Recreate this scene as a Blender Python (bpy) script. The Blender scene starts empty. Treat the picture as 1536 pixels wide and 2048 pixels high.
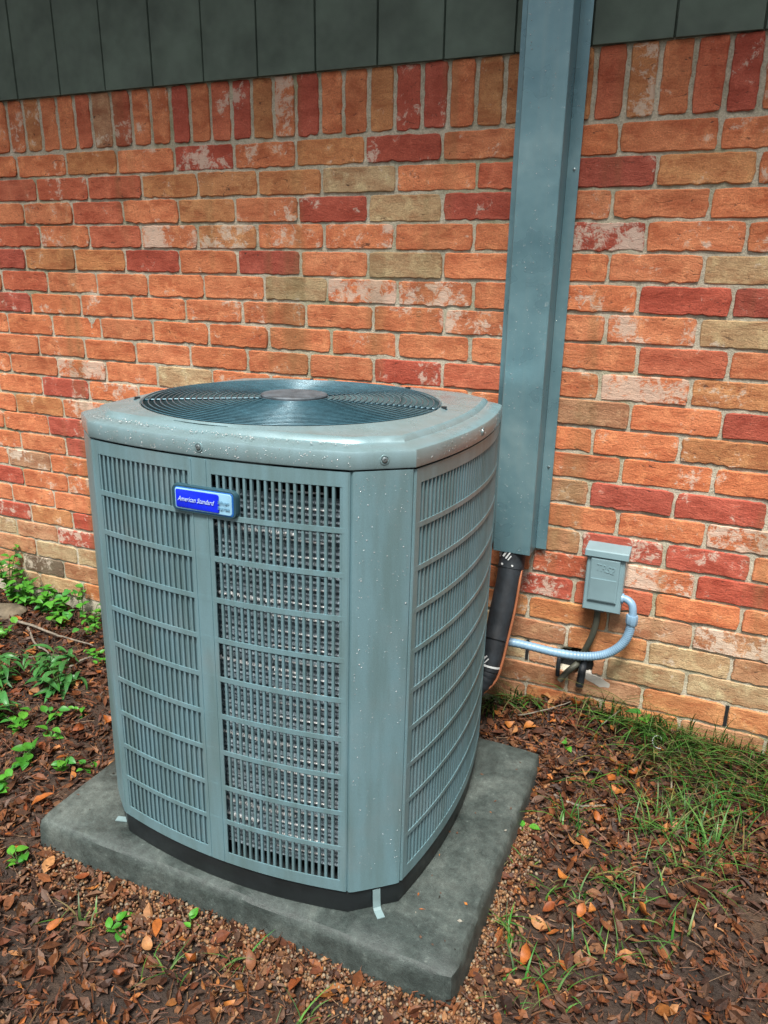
import bpy, bmesh, math, random
from mathutils import Vector, Matrix, Euler, noise

# ------------------------------------------------------------------ camera, light, exposure
scene = bpy.context.scene
COL = scene.collection
cam_data = bpy.data.cameras.new('camera')
cam_data.sensor_fit = 'VERTICAL'
cam_data.sensor_height = 36.0
cam_data.lens = 1495.42 / 2048.0 * 36.0
cam_data.clip_start = 0.02
cam_data.clip_end = 400.0
cam = bpy.data.objects.new('camera', cam_data)
cam.location = (1.8782, -1.8900, -0.3016)
cam.rotation_euler = (1.24848, -0.013426, 0.410703)
COL.objects.link(cam)
scene.camera = cam

SUN_EL, SUN_AZ = math.radians(63), math.radians(169)      # azimuth measured clockwise from +y (the wall's back side)
world = bpy.data.worlds.new('World')
scene.world = world
world.use_nodes = True
wn = world.node_tree
wn.nodes.clear()
w_out = wn.nodes.new('ShaderNodeOutputWorld')
w_bg = wn.nodes.new('ShaderNodeBackground')
w_sky = wn.nodes.new('ShaderNodeTexSky')
w_sky.sky_type = 'NISHITA'
w_sky.sun_disc = False
w_sky.sun_elevation = SUN_EL
w_sky.sun_rotation = SUN_AZ
w_sky.air_density = 1.0
w_sky.dust_density = 6.0
w_sky.ozone_density = 1.0
w_hs = wn.nodes.new('ShaderNodeHueSaturation')
w_hs.inputs['Saturation'].default_value = 0.40
wn.links.new(w_sky.outputs[0], w_hs.inputs['Color'])
wn.links.new(w_hs.outputs[0], w_bg.inputs['Color'])
w_bg.inputs['Strength'].default_value = 0.075
wn.links.new(w_bg.outputs[0], w_out.inputs['Surface'])

sun_data = bpy.data.lights.new('sun', 'SUN')
sun_data.energy = 4.2
sun_data.angle = math.radians(16)
sun_data.color = (1.0, 0.96, 0.90)
sun = bpy.data.objects.new('sun', sun_data)
sdir = Vector((math.sin(SUN_AZ) * math.cos(SUN_EL), math.cos(SUN_AZ) * math.cos(SUN_EL), math.sin(SUN_EL)))
sun.rotation_euler = sdir.to_track_quat('Z', 'Y').to_euler()
sun.location = sdir * 20
COL.objects.link(sun)

scene.view_settings.view_transform = 'Standard'
scene.view_settings.look = 'None'
scene.view_settings.exposure = 0.72
scene.view_settings.gamma = 1.0
scene.view_settings.use_curve_mapping = False
scene.cycles.max_bounces = 6
scene.cycles.diffuse_bounces = 3
scene.cycles.glossy_bounces = 3
scene.cycles.transmission_bounces = 4

# ------------------------------------------------------------------ helpers
RNG = random.Random(7)
R = math.radians

class MB:
    """collects verts and faces, becomes one mesh"""
    def __init__(self):
        self.v, self.f, self.c = [], [], []
        self.col = None
    def add(self, vs, fs):
        b = len(self.v)
        self.v += [tuple(p) for p in vs]
        if self.col is not None:
            self.c += [self.col] * len(vs)
        self.f += [tuple(i + b for i in f) for f in fs]
        return b
    def box(self, x0, x1, y0, y1, z0, z1):
        self.add([(x0, y0, z0), (x1, y0, z0), (x1, y1, z0), (x0, y1, z0), (x0, y0, z1), (x1, y0, z1), (x1, y1, z1), (x0, y1, z1)],
                 [(0, 3, 2, 1), (4, 5, 6, 7), (0, 1, 5, 4), (1, 2, 6, 5), (2, 3, 7, 6), (3, 0, 4, 7)])
    def bbox(self, x0, x1, y0, y1, z0, z1, b=0.004):
        """box with bevelled vertical and top edges"""
        def ring(o, z):
            return [(x0 + o + b, y0 + o, z), (x1 - o - b, y0 + o, z), (x1 - o, y0 + o + b, z), (x1 - o, y1 - o - b, z),
                    (x1 - o - b, y1 - o, z), (x0 + o + b, y1 - o, z), (x0 + o, y1 - o - b, z), (x0 + o, y0 + o + b, z)]
        self.loft([ring(0, z0), ring(0, z1 - b), ring(b, z1)], cap=True)
    def loft(self, rings, cap=False, closed=True):
        n = len(rings[0])
        b = len(self.v)
        vs = [p for r in rings for p in r]
        fs = []
        for k in range(len(rings) - 1):
            for i in range(n if closed else n - 1):
                j = (i + 1) % n
                fs.append((k * n + i, k * n + j, (k + 1) * n + j, (k + 1) * n + i))
        if cap:
            fs.append(tuple(reversed(range(n))))
            fs.append(tuple((len(rings) - 1) * n + i for i in range(n)))
        self.add(vs, fs)
    def tube(self, pts, rad, n=10, cap=True):
        pts = [Vector(p) for p in pts]
        rings = []
        up = Vector((0, 0, 1))
        prev = None
        for i, p in enumerate(pts):
            t = (pts[min(i + 1, len(pts) - 1)] - pts[max(i - 1, 0)]).normalized()
            if prev is None:
                a = t.cross(up)
                if a.length < 1e-3:
                    a = t.cross(Vector((1, 0, 0)))
            else:
                a = prev - t * prev.dot(t)
            a.normalize()
            prev = a
            c = t.cross(a)
            r = rad[i] if isinstance(rad, (list, tuple)) else rad
            rings.append([p + a * (math.cos(k * 2 * math.pi / n) * r) + c * (math.sin(k * 2 * math.pi / n) * r) for k in range(n)])
        self.loft(rings, cap=cap)
    def build(self, name, mat, parent=None, smooth=False, loc=None, angle=None):
        me = bpy.data.meshes.new(name)
        me.from_pydata(self.v, [], self.f)
        if self.c:
            ca = me.color_attributes.new('Col', 'FLOAT_COLOR', 'POINT')
            flat = [x for c in self.c for x in c]
            ca.data.foreach_set('color', flat)
        bm = bmesh.new()
        bm.from_mesh(me)
        bmesh.ops.recalc_face_normals(bm, faces=bm.faces)
        bm.to_mesh(me)
        bm.free()
        me.materials.append(mat)
        if smooth:
            me.polygons.foreach_set('use_smooth', [True] * len(me.polygons))
            if angle is not None:
                me.set_sharp_from_angle(angle=math.radians(angle))
        me.update()
        return link(name, me, parent, loc)

def link(name, me, parent=None, loc=None):
    o = bpy.data.objects.new(name, me)
    COL.objects.link(o)
    if parent is not None:
        o.parent = parent
    if loc is not None:
        o.location = loc
    return o

def tag(o, label, cat, group=None):
    o['label'] = label
    o['category'] = cat
    if group:
        o['group'] = group
    return o

def structure(o):
    o['kind'] = 'structure'
    return o

def stuff(o, label=None, cat=None):
    o['kind'] = 'stuff'
    if label:
        o['label'] = label
        o['category'] = cat
    return o

def empty(name, loc=(0, 0, 0), rot=(0, 0, 0)):
    o = bpy.data.objects.new(name, None)
    o.empty_display_size = 0.05
    o.location = loc
    o.rotation_euler = rot
    COL.objects.link(o)
    return o

def smoothstep(a, b, x):
    t = max(0.0, min(1.0, (x - a) / (b - a)))
    return t * t * (3 - 2 * t)

# ------------------------------------------------------------------ materials
def new_mat(name):
    m = bpy.data.materials.new(name)
    m.use_nodes = True
    nt = m.node_tree
    return m, nt, nt.nodes['Principled BSDF']

def nd(nt, kind, **kw):
    n = nt.nodes.new(kind)
    for k, v in kw.items():
        if k.startswith('i_'):
            n.inputs[k[2:].replace('_', ' ')].default_value = v
        else:
            setattr(n, k, v)
    return n

def noise_tex(nt, scale, detail=4, rough=0.6, vec=None, dist=0.0):
    n = nd(nt, 'ShaderNodeTexNoise')
    n.inputs['Scale'].default_value = scale
    n.inputs['Detail'].default_value = detail if detail == 5.5 else min(detail, 3)
    n.inputs['Roughness'].default_value = rough
    n.inputs['Distortion'].default_value = dist
    if vec is not None:
        nt.links.new(vec, n.inputs['Vector'])
    return n.outputs['Fac']

def ramp(nt, fac, stops, interp='LINEAR'):
    r = nd(nt, 'ShaderNodeValToRGB')
    r.color_ramp.interpolation = interp
    el = r.color_ramp.elements
    while len(el) < len(stops):
        el.new(0.5)
    for e, (p, c) in zip(el, stops):
        e.position = p
        e.color = (c, c, c, 1) if isinstance(c, (int, float)) else (*c, 1)
    nt.links.new(fac, r.inputs['Fac'])
    return r.outputs['Color']

def mix(nt, fac, a, b, mode='MIX'):
    m = nd(nt, 'ShaderNodeMix', data_type='RGBA', blend_type=mode)
    for sock, val in ((m.inputs[0], fac), (m.inputs[6], a), (m.inputs[7], b)):
        if isinstance(val, (int, float)):
            sock.default_value = val
        elif isinstance(val, tuple):
            sock.default_value = (*val, 1)
        else:
            nt.links.new(val, sock)
    return m.outputs[2]

def mth(nt, op, a, b=None, clamp=False):
    m = nd(nt, 'ShaderNodeMath', operation=op, use_clamp=clamp)
    for sock, val in ((m.inputs[0], a), (m.inputs[1], b)):
        if val is None:
            continue
        if isinstance(val, (int, float)):
            sock.default_value = val
        else:
            nt.links.new(val, sock)
    return m.outputs[0]

def bump(nt, bsdf, height, strength=0.3, dist=0.01):
    b = nd(nt, 'ShaderNodeBump')
    b.inputs['Strength'].default_value = strength
    b.inputs['Distance'].default_value = dist
    nt.links.new(height, b.inputs['Height'])
    nt.links.new(b.outputs[0], bsdf.inputs['Normal'])

def coords(nt, kind='Object', scale=None):
    tc = nd(nt, 'ShaderNodeTexCoord')
    out = tc.outputs[kind]
    if scale:
        mp = nd(nt, 'ShaderNodeMapping')
        mp.inputs['Scale'].default_value = scale
        nt.links.new(out, mp.inputs['Vector'])
        out = mp.outputs[0]
    return out

MAT = {}

def simple(name, col, rough=0.5, metal=0.0, var=0.15, vscale=14, bmp=0.0, bscale=200, spec=0.5, coat=0.0):
    m, nt, b = new_mat(name)
    co = coords(nt)
    n = noise_tex(nt, vscale, 5, 0.65, co)
    lo = tuple(c * (1 - var) for c in col)
    hi = tuple(min(1, c * (1 + var)) for c in col)
    nt.links.new(ramp(nt, n, [(0.3, lo), (0.7, hi)]), b.inputs['Base Color'])
    r = ramp(nt, noise_tex(nt, vscale * 2.3, 4, 0.6, co), [(0.3, max(0, rough - 0.08)), (0.7, min(1, rough + 0.1))])
    nt.links.new(r, b.inputs['Roughness'])
    b.inputs['Metallic'].default_value = metal
    b.inputs['Specular IOR Level'].default_value = spec
    b.inputs['Coat Weight'].default_value = coat
    if bmp:
        bump(nt, b, noise_tex(nt, bscale, 3, 0.6, co), bmp, 0.002)
    MAT[name] = m
    return m

def brick_material():
    m, nt, b = new_mat('brick_clay')
    co = coords(nt, 'Generated')
    geo = nd(nt, 'ShaderNodeNewGeometry')
    pos = geo.outputs['Position']
    att = nd(nt, 'ShaderNodeAttribute', attribute_name='Col')
    base = att.outputs['Color']
    # fired-clay blotches, stretched along the brick
    mp = nd(nt, 'ShaderNodeMapping')
    mp.inputs['Scale'].default_value = (9, 9, 26)
    nt.links.new(pos, mp.inputs['Vector'])
    n1 = noise_tex(nt, 1.0, 5, 0.65, mp.outputs[0], 0.4)
    c = mix(nt, ramp(nt, n1, [(0.40, 0.0), (0.66, 0.85)]), base, mix(nt, 1.0, base, (0.66, 0.46, 0.38), 'MULTIPLY'))
    n2 = noise_tex(nt, 22, 6, 0.7, pos)
    c = mix(nt, ramp(nt, n2, [(0.5, 0.0), (0.70, 0.65)]), c, mix(nt, 1.0, base, (1.30, 1.55, 1.60), 'MULTIPLY'))
    # sanded grain
    n3 = noise_tex(nt, 330, 3, 0.7, pos)
    c = mix(nt, 0.5, c, mix(nt, 1.0, c, ramp(nt, n3, [(0.3, 0.4), (0.7, 1.5)]), 'MULTIPLY'))
    # dark pits and creases
    mp2 = nd(nt, 'ShaderNodeMapping')
    mp2.inputs['Scale'].default_value = (34, 34, 80)
    nt.links.new(pos, mp2.inputs['Vector'])
    n4 = noise_tex(nt, 1.0, 4, 0.75, mp2.outputs[0], 1.2)
    pit = ramp(nt, n4, [(0.30, 1.0), (0.37, 0.0)])
    c = mix(nt, mth(nt, 'MULTIPLY', pit, 0.8), c, (0.045, 0.022, 0.014))
    # white efflorescence, amount per brick in alpha
    n5 = noise_tex(nt, 48, 5.5, 0.78, pos, 0.5)
    n5b = noise_tex(nt, 11, 3, 0.5, pos)
    e = mth(nt, 'ADD', mth(nt, 'MULTIPLY', n5, 0.6), mth(nt, 'MULTIPLY', n5b, 0.5))
    e = mth(nt, 'ADD', e, mth(nt, 'MULTIPLY', att.outputs['Alpha'], 0.17))
    e = ramp(nt, e, [(0.665, 0.0), (0.72, 0.68)])
    c = mix(nt, e, c, (0.62, 0.53, 0.43))
    # algae streaks running down from the siding
    mp3 = nd(nt, 'ShaderNodeMapping')
    mp3.inputs['Scale'].default_value = (7, 1, 0.7)
    nt.links.new(pos, mp3.inputs['Vector'])
    n6 = noise_tex(nt, 1.0, 4, 0.6, mp3.outputs[0])
    c = mix(nt, ramp(nt, n6, [(0.57, 0.0), (0.70, 0.75)]), c, mix(nt, 0.55, c, (0.14, 0.115, 0.04)))
    n7 = noise_tex(nt, 2.2, 5, 0.65, pos, 0.5)
    c = mix(nt, ramp(nt, n7, [(0.45, 0.0), (0.75, 0.3)]), c, mix(nt, 1.0, c, (0.62, 0.58, 0.52), 'MULTIPLY'))
    nt.links.new(c, b.inputs['Base Color'])
    b.inputs['Roughness'].default_value = 0.82
    h = mth(nt, 'ADD', mth(nt, 'MULTIPLY', n3, 0.25), mth(nt, 'MULTIPLY', n4, 1.0))
    h = mth(nt, 'ADD', h, mth(nt, 'MULTIPLY', n2, 0.6))
    bump(nt, b, h, 0.6, 0.0045)
    MAT['brick'] = m
brick_material()

def mortar_material():
    m, nt, b = new_mat('mortar')
    pos = nd(nt, 'ShaderNodeNewGeometry').outputs['Position']
    n1 = noise_tex(nt, 11, 5, 0.65, pos)
    c = ramp(nt, n1, [(0.3, (0.34, 0.33, 0.24)), (0.5, (0.47, 0.43, 0.33)), (0.72, (0.58, 0.53, 0.42))])
    n2 = noise_tex(nt, 260, 4, 0.7, pos)
    c = mix(nt, 0.6, c, mix(nt, 1.0, c, ramp(nt, n2, [(0.3, 0.4), (0.7, 1.35)]), 'MULTIPLY'))
    n3 = noise_tex(nt, 4.0, 4, 0.6, pos)
    c = mix(nt, ramp(nt, n3, [(0.52, 0.0), (0.68, 0.5)]), c, (0.20, 0.22, 0.09))
    nt.links.new(c, b.inputs['Base Color'])
    b.inputs['Roughness'].default_value = 0.95
    bump(nt, b, n2, 0.6, 0.004)
    MAT['mortar'] = m
mortar_material()

def paint_material(name, col, rough=0.38, metal=0.25, dust=0.35):
    m, nt, b = new_mat(name)
    pos = nd(nt, 'ShaderNodeNewGeometry').outputs['Position']
    mp = nd(nt, 'ShaderNodeMapping')
    mp.inputs['Scale'].default_value = (30, 30, 4)
    nt.links.new(pos, mp.inputs['Vector'])
    n1 = noise_tex(nt, 1.0, 4, 0.6, mp.outputs[0])
    n2 = noise_tex(nt, 6, 6, 0.7, pos)
    dirt = tuple(c * f for c, f in zip(col, (0.72, 0.66, 0.58)))
    c = mix(nt, ramp(nt, n1, [(0.38, 0.0), (0.65, min(1, dust * 1.7))]), col, dirt)
    c = mix(nt, ramp(nt, n2, [(0.5, 0.0), (0.8, dust)]), c, (0.25, 0.27, 0.27))
    n3 = noise_tex(nt, 900, 2, 0.5, pos)
    c = mix(nt, 0.25, c, mix(nt, 1.0, c, ramp(nt, n3, [(0.3, 0.6), (0.7, 1.35)]), 'MULTIPLY'))
    nt.links.new(c, b.inputs['Base Color'])
    b.inputs['Metallic'].default_value = metal
    nt.links.new(ramp(nt, n2, [(0.3, rough - 0.08), (0.75, rough + 0.16)]), b.inputs['Roughness'])
    bump(nt, b, n3, 0.12, 0.001)
    MAT[name] = m
paint_material('cabinet_paint', (0.190, 0.330, 0.372), metal=0.4)
paint_material('lid_paint', (0.225, 0.345, 0.375), rough=0.24, dust=0.22, metal=0.35)
paint_material('slat_paint', (0.165, 0.290, 0.330), metal=0.3, dust=0.4)

def galv_material():
    m, nt, b = new_mat('galvanised')
    pos = nd(nt, 'ShaderNodeNewGeometry').outputs['Position']
    mp = nd(nt, 'ShaderNodeMapping')
    mp.inputs['Scale'].default_value = (60, 60, 2.2)
    nt.links.new(pos, mp.inputs['Vector'])
    n1 = noise_tex(nt, 1.0, 5, 0.6, mp.outputs[0])
    n2 = noise_tex(nt, 7, 5, 0.65, pos)
    c = ramp(nt, n2, [(0.3, (0.12, 0.235, 0.275)), (0.55, (0.17, 0.305, 0.345)), (0.8, (0.26, 0.40, 0.43))])
    c = mix(nt, ramp(nt, n1, [(0.45, 0.0), (0.75, 0.4)]), c, (0.22, 0.32, 0.34))
    n4 = noise_tex(nt, 60, 4, 0.7, pos)
    c = mix(nt, ramp(nt, n4, [(0.66, 0.0), (0.72, 0.5)]), c, (0.45, 0.55, 0.56))
    nt.links.new(c, b.inputs['Base Color'])
    b.inputs['Metallic'].default_value = 0.42
    nt.links.new(ramp(nt, n2, [(0.3, 0.22), (0.8, 0.46)]), b.inputs['Roughness'])
    bump(nt, b, mth(nt, 'ADD', n2, mth(nt, 'MULTIPLY', n4, 0.2)), 0.15, 0.01)
    MAT['galvanised'] = m
galv_material()

def concrete_material():
    m, nt, b = new_mat('damp_concrete')
    pos = nd(nt, 'ShaderNodeNewGeometry').outputs['Position']
    n1 = noise_tex(nt, 6, 5.5, 0.72, pos, 0.3)
    n2 = noise_tex(nt, 55, 5.5, 0.8, pos)
    n3 = noise_tex(nt, 520, 3, 0.7, pos)
    c = ramp(nt, n1, [(0.32, (0.022, 0.032, 0.030)), (0.5, (0.050, 0.066, 0.061)), (0.68, (0.095, 0.115, 0.104))])
    c = mix(nt, 0.55, c, mix(nt, 1.0, c, ramp(nt, n2, [(0.35, 0.45), (0.68, 1.75)]), 'MULTIPLY'))
    c = mix(nt, ramp(nt, n2, [(0.62, 0.0), (0.72, 0.5)]), c, (0.20, 0.225, 0.20))
    c = mix(nt, 0.6, c, mix(nt, 1.0, c, ramp(nt, n3, [(0.3, 0.4), (0.7, 1.5)]), 'MULTIPLY'))
    nt.links.new(c, b.inputs['Base Color'])
    nt.links.new(ramp(nt, n1, [(0.3, 0.38), (0.75, 0.8)]), b.inputs['Roughness'])
    bump(nt, b, mth(nt, 'ADD', n3, n2), 0.45, 0.003)
    MAT['concrete'] = m
concrete_material()

def soil_material():
    m, nt, b = new_mat('soil')
    pos = nd(nt, 'ShaderNodeNewGeometry').outputs['Position']
    n1 = noise_tex(nt, 5, 6, 0.7, pos)
    n2 = noise_tex(nt, 70, 6, 0.75, pos)
    c = ramp(nt, n1, [(0.3, (0.015, 0.009, 0.006)), (0.55, (0.034, 0.019, 0.011)), (0.8, (0.06, 0.034, 0.018))])
    c = mix(nt, 0.7, c, mix(nt, 1.0, c, ramp(nt, n2, [(0.3, 0.35), (0.7, 1.7)]), 'MULTIPLY'))
    nt.links.new(c, b.inputs['Base Color'])
    b.inputs['Roughness'].default_value = 0.85
    bump(nt, b, n2, 0.9, 0.012)
    MAT['soil'] = m
soil_material()

def vcol_material(name, rough=0.6, vary=0.35, scale=60, trans=0.0, spec=0.4, sheen=0.0):
    """colour from the mesh attribute, mottled by noise"""
    m, nt, b = new_mat(name)
    pos = nd(nt, 'ShaderNodeNewGeometry').outputs['Position']
    att = nd(nt, 'ShaderNodeAttribute', attribute_name='Col')
    n = noise_tex(nt, scale, 5, 0.7, pos)
    c = mix(nt, vary, att.outputs['Color'], mix(nt, 1.0, att.outputs['Color'], ramp(nt, n, [(0.3, 0.35), (0.7, 1.5)]), 'MULTIPLY'))
    nt.links.new(c, b.inputs['Base Color'])
    b.inputs['Roughness'].default_value = rough
    b.inputs['Specular IOR Level'].default_value = spec
    if trans:
        tr = nd(nt, 'ShaderNodeBsdfTranslucent')
        nt.links.new(c, tr.inputs['Color'])
        ms = nd(nt, 'ShaderNodeMixShader')
        ms.inputs[0].default_value = trans
        nt.links.new(b.outputs[0], ms.inputs[1])
        nt.links.new(tr.outputs[0], ms.inputs[2])
        nt.links.new(ms.outputs[0], nt.nodes['Material Output'].inputs['Surface'])
    bump(nt, b, n, 0.25, 0.002)
    MAT[name] = m
vcol_material('dead_leaf', 0.55, 0.55, 90, 0.12)
vcol_material('litter', 0.65, 0.6, 120, 0.0)
vcol_material('green_leaf', 0.42, 0.35, 80, 0.25)
vcol_material('grass_blade', 0.45, 0.25, 60, 0.25)
vcol_material('pebble', 0.6, 0.4, 300)

simple('siding_paint', (0.088, 0.125, 0.100), 0.7, var=0.3, vscale=7, bmp=0.4, bscale=70)
simple('black_plastic', (0.010, 0.014, 0.016), 0.45, var=0.3)
simple('black_foam', (0.012, 0.017, 0.022), 0.6, var=0.6, vscale=22, bmp=0.4, bscale=130)
simple('guard_wire', (0.045, 0.115, 0.150), 0.28, metal=0.2, var=0.25, vscale=40)
simple('fan_dark', (0.060, 0.095, 0.105), 0.5, var=0.35, vscale=12)
simple('hub_cap', (0.075, 0.095, 0.112), 0.55, var=0.45, vscale=30, bmp=0.2)
def coil_material():
    m, nt, b = new_mat('coil_fin')
    pos = nd(nt, 'ShaderNodeNewGeometry').outputs['Position']
    mp = nd(nt, 'ShaderNodeMapping')
    mp.inputs['Scale'].default_value = (420, 420, 55)
    nt.links.new(pos, mp.inputs['Vector'])
    n1 = noise_tex(nt, 1.0, 3, 0.7, mp.outputs[0], 0.8)
    n2 = noise_tex(nt, 28, 3, 0.6, pos)
    c = ramp(nt, n1, [(0.3, (0.11, 0.15, 0.175)), (0.55, (0.21, 0.275, 0.315)), (0.8, (0.33, 0.41, 0.45))])
    c = mix(nt, ramp(nt, n2, [(0.45, 0.0), (0.7, 0.5)]), c, (0.13, 0.14, 0.135))
    nt.links.new(c, b.inputs['Base Color'])
    b.inputs['Roughness'].default_value = 0.45
    b.inputs['Metallic'].default_value = 0.25
    bump(nt, b, n1, 0.8, 0.002)
    MAT['coil_fin'] = m
coil_material()
simple('coil_strip', (0.80, 0.84, 0.84), 0.4, var=0.4, vscale=160, bmp=0.8, bscale=500)
simple('dark_void', (0.006, 0.008, 0.009), 0.9)  # near-black colour painted in for the shade inside openings
simple('grey_enclosure', (0.190, 0.295, 0.325), 0.36, var=0.1, vscale=9, bmp=0.05)
simple('blue_conduit', (0.180, 0.305, 0.420), 0.36, var=0.12, vscale=30)
simple('badge_frame', (0.022, 0.060, 0.080), 0.35)
simple('badge_rim', (0.010, 0.10, 0.36), 0.3)
simple('badge_silver', (0.24, 0.46, 0.62), 0.32, var=0.1)
simple('badge_blue', (0.004, 0.020, 0.62), 0.28, var=0.05)
simple('badge_white', (0.45, 0.60, 0.85), 0.4, var=0.05)
simple('badge_grey_print', (0.10, 0.24, 0.36), 0.5, var=0.05)
simple('screw_metal', (0.28, 0.34, 0.35), 0.3, metal=0.8)
simple('copper', (0.36, 0.13, 0.06), 0.4, metal=0.3)
simple('white_print', (0.55, 0.58, 0.58), 0.5)
simple('pale_strap', (0.17, 0.25, 0.26), 0.4)
simple('grey_cable', (0.055, 0.058, 0.042), 0.6, bmp=0.3)
simple('white_filler', (0.42, 0.40, 0.36), 0.9, bmp=0.5)
simple('bark', (0.16, 0.14, 0.11), 0.85, var=0.5, vscale=60, bmp=0.8, bscale=120)
simple('weathered_wood', (0.11, 0.09, 0.06), 0.85, var=0.5, vscale=25, bmp=0.8, bscale=90)
simple('roof_board', (0.12, 0.13, 0.11), 0.7)

def water_material():
    m, nt, b = new_mat('water_drop')
    n = noise_tex(nt, 30, 2, 0.5, coords(nt))
    nt.links.new(ramp(nt, n, [(0.4, (0.93, 0.97, 0.98)), (0.6, (1, 1, 1))]), b.inputs['Base Color'])
    b.inputs['Roughness'].default_value = 0.03
    b.inputs['IOR'].default_value = 1.33
    b.inputs['Transmission Weight'].default_value = 0.75
    b.inputs['Specular IOR Level'].default_value = 1.0
    MAT['water'] = m
water_material()

# ------------------------------------------------------------------ ground
def gz(x, y):
    z = -1.540
    right = smoothstep(1.30, 1.70, x)
    z += right * 0.052 * smoothstep(-0.38, -0.04, y)
    z += 0.030 * math.exp(-(((x - 1.62) / 0.16) ** 2 + ((y + 0.02) / 0.12) ** 2))       # mulch mound below the box
    left = 1 - smoothstep(0.0, 0.6, x)
    z -= left * 0.012 * smoothstep(-0.6, -0.1, y)
    z += 0.012 * noise.noise(Vector((x * 3.1, y * 3.1, 0))) + 0.006 * noise.noise(Vector((x * 11, y * 11, 3)))
    return z

def axis(lo, a, b, hi, fine, coarse):
    out = []
    x = lo
    while x < a - 1e-6:
        out.append(x)
        x += max(fine, min(coarse, (a - x) * 0.4))
    n = int(round((b - a) / fine))
    out += [a + (b - a) * i / n for i in range(n + 1)]
    x = b
    while x < hi:
        x += max(fine, min(coarse, (x - b) * 0.5 + fine))
        out.append(min(x, hi))
    return out

gm = MB()
xs = axis(-60, -1.6, 3.2, 60, 0.022, 9)
ys = axis(-60, -2.2, 0.02, 12, 0.022, 9)
gm.v = [(x, y, gz(x, y) + 0.006 * noise.noise(Vector((x * 37, y * 37, 1)))) for y in ys for x in xs]
nx = len(xs)
gm.f = [(j * nx + i, j * nx + i + 1, (j + 1) * nx + i + 1, (j + 1) * nx + i) for j in range(len(ys) - 1) for i in range(nx - 1)]
structure(gm.build('ground', MAT['soil'], smooth=True))

# ------------------------------------------------------------------ brick wall
H_C = 0.06836          # course height
L_B = 0.2042           # brick plus joint
ROWS = {1: [.005, .201, .407, .608, .801, 1.001, 1.207, 1.621, 1.826], 2: [-.128, .081, .285, .482, .68, .877, 1.088, 1.298, 1.708, 1.909],
 3: [-.193, .009, .206, .411, .604, .805, 1.009, 1.212, 1.62, 1.827], 4: [-.136, .067, .268, .471, .673, .881, 1.086, 1.297, 1.702, 1.908],
 5: [-.213, -.002, .199, .401, .603, .808, 1.012, 1.22, 1.627, 1.831], 6: [-.333, -.129, .076, .278, .483, .69, .89, 1.096, 1.303, 1.7, 1.902],
 7: [-.212, .002, .208, .411, .612, .821, 1.027, 1.229, 1.635, 1.839], 8: [-.333, -.132, .076, .281, .491, .698, .9, 1.098, 1.301, 1.714, 1.914],
 9: [-.204, -.002, .207, .417, .623, .829, 1.03, 1.229, 1.634, 1.841], 10: [-.347, -.131, .077, .285, .495, 1.307, 1.714, 1.919],
 11: [-.213, -.005, .204, 1.631, 1.835], 12: [-.349, -.13, 1.707, 1.919], 13: [-.419, -.208, 1.636, 1.84], 14: [-.35, -.14, 1.714, 1.92],
 15: [-.427, -.221, 1.628, 1.835, 2.033], 16: [-.363, -.15, 1.504, 1.917], 17: [-.433, -.226, 1.623, 1.826, 2.032],
 18: [-.352, -.15, 1.505, 1.929], 19: [-.436, -.233, 1.617, 1.826, 2.029], 20: [-.35, -.149, 1.511, 1.727, 1.93], 21: [-.224, 2.037],
 22: [-.35, 1.93]}
WX0, WX1 = -4.2, 4.4
TONE = {'R': [(1, .51), (1, 1.1), (2, 1.62), (3, .91), (3, 1.3), (5, .3), (5, .7), (4, 1.62), (6, 1.8), (6, 1.97), (5, -.27), (7, -.29), (9, 1.13), (11, -.1),
   (13, -.11), (14, -.09), (16, -.43), (18, -.44), (18, -.09), (19, -.14), (10, 1.99), (13, 1.74), (13, 1.94), (15, 1.79), (15, 1.93), (16, 2.0), (17, 1.55)],
 'r': [(3, .11), (2, .18), (2, -.23), (2, -.01), (9, 1.29), (4, .15), (16, 1.57), (17, 1.73), (4, -.23)],
 'T': [(2, .98), (3, 1.12), (5, 1.12), (6, .79), (10, .38), (5, 1.92), (7, 1.95), (20, -.25), (20, -.09), (19, 1.93), (20, 1.83), (20, 1.99), (19, -.48), (20, 1.48)],
 'b': [(10, 1.61), (13, 1.56), (15, 1.55), (18, 1.85), (18, 2.03), (19, 2.06), (19, -.33), (19, 1.57), (21, -.14), (15, -.32)],
 'g': [(21, -.32)],
 'o': [(2, .65), (2, .38), (3, .51), (5, -.13), (12, -.15), (2, 1.78), (1, .06), (1, .9)]}
EFF = {1.0: [(4, .37), (4, 1.6), (9, 1.74), (16, 1.83), (14, 1.94), (18, 1.98), (6, .99), (10, -.03)],
 .62: [(4, -.04), (4, .57), (4, .99), (6, 1.2), (7, 1.31), (12, -.07), (15, -.32), (16, -.11), (15, 1.82), (17, 1.55), (16, 1.57), (19, -.14), (18, -.44), (11, .1), (7, 1.75)],
 .4: [(4, .79), (3, .75), (1, .51), (7, .51), (4, 1.8), (13, -.3), (19, 1.93), (15, 1.93), (1, .7), (7, 0.0), (2, -.01), (18, -.09)]}
CLAY = {'n': (0.60, 0.205, 0.088), 'R': (0.42, 0.088, 0.052), 'r': (0.49, 0.130, 0.064), 'T': (0.44, 0.310, 0.170), 'b': (0.45, 0.235, 0.125), 'g': (0.17, 0.120, 0.075), 'o': (0.50, 0.215, 0.085)}

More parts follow.
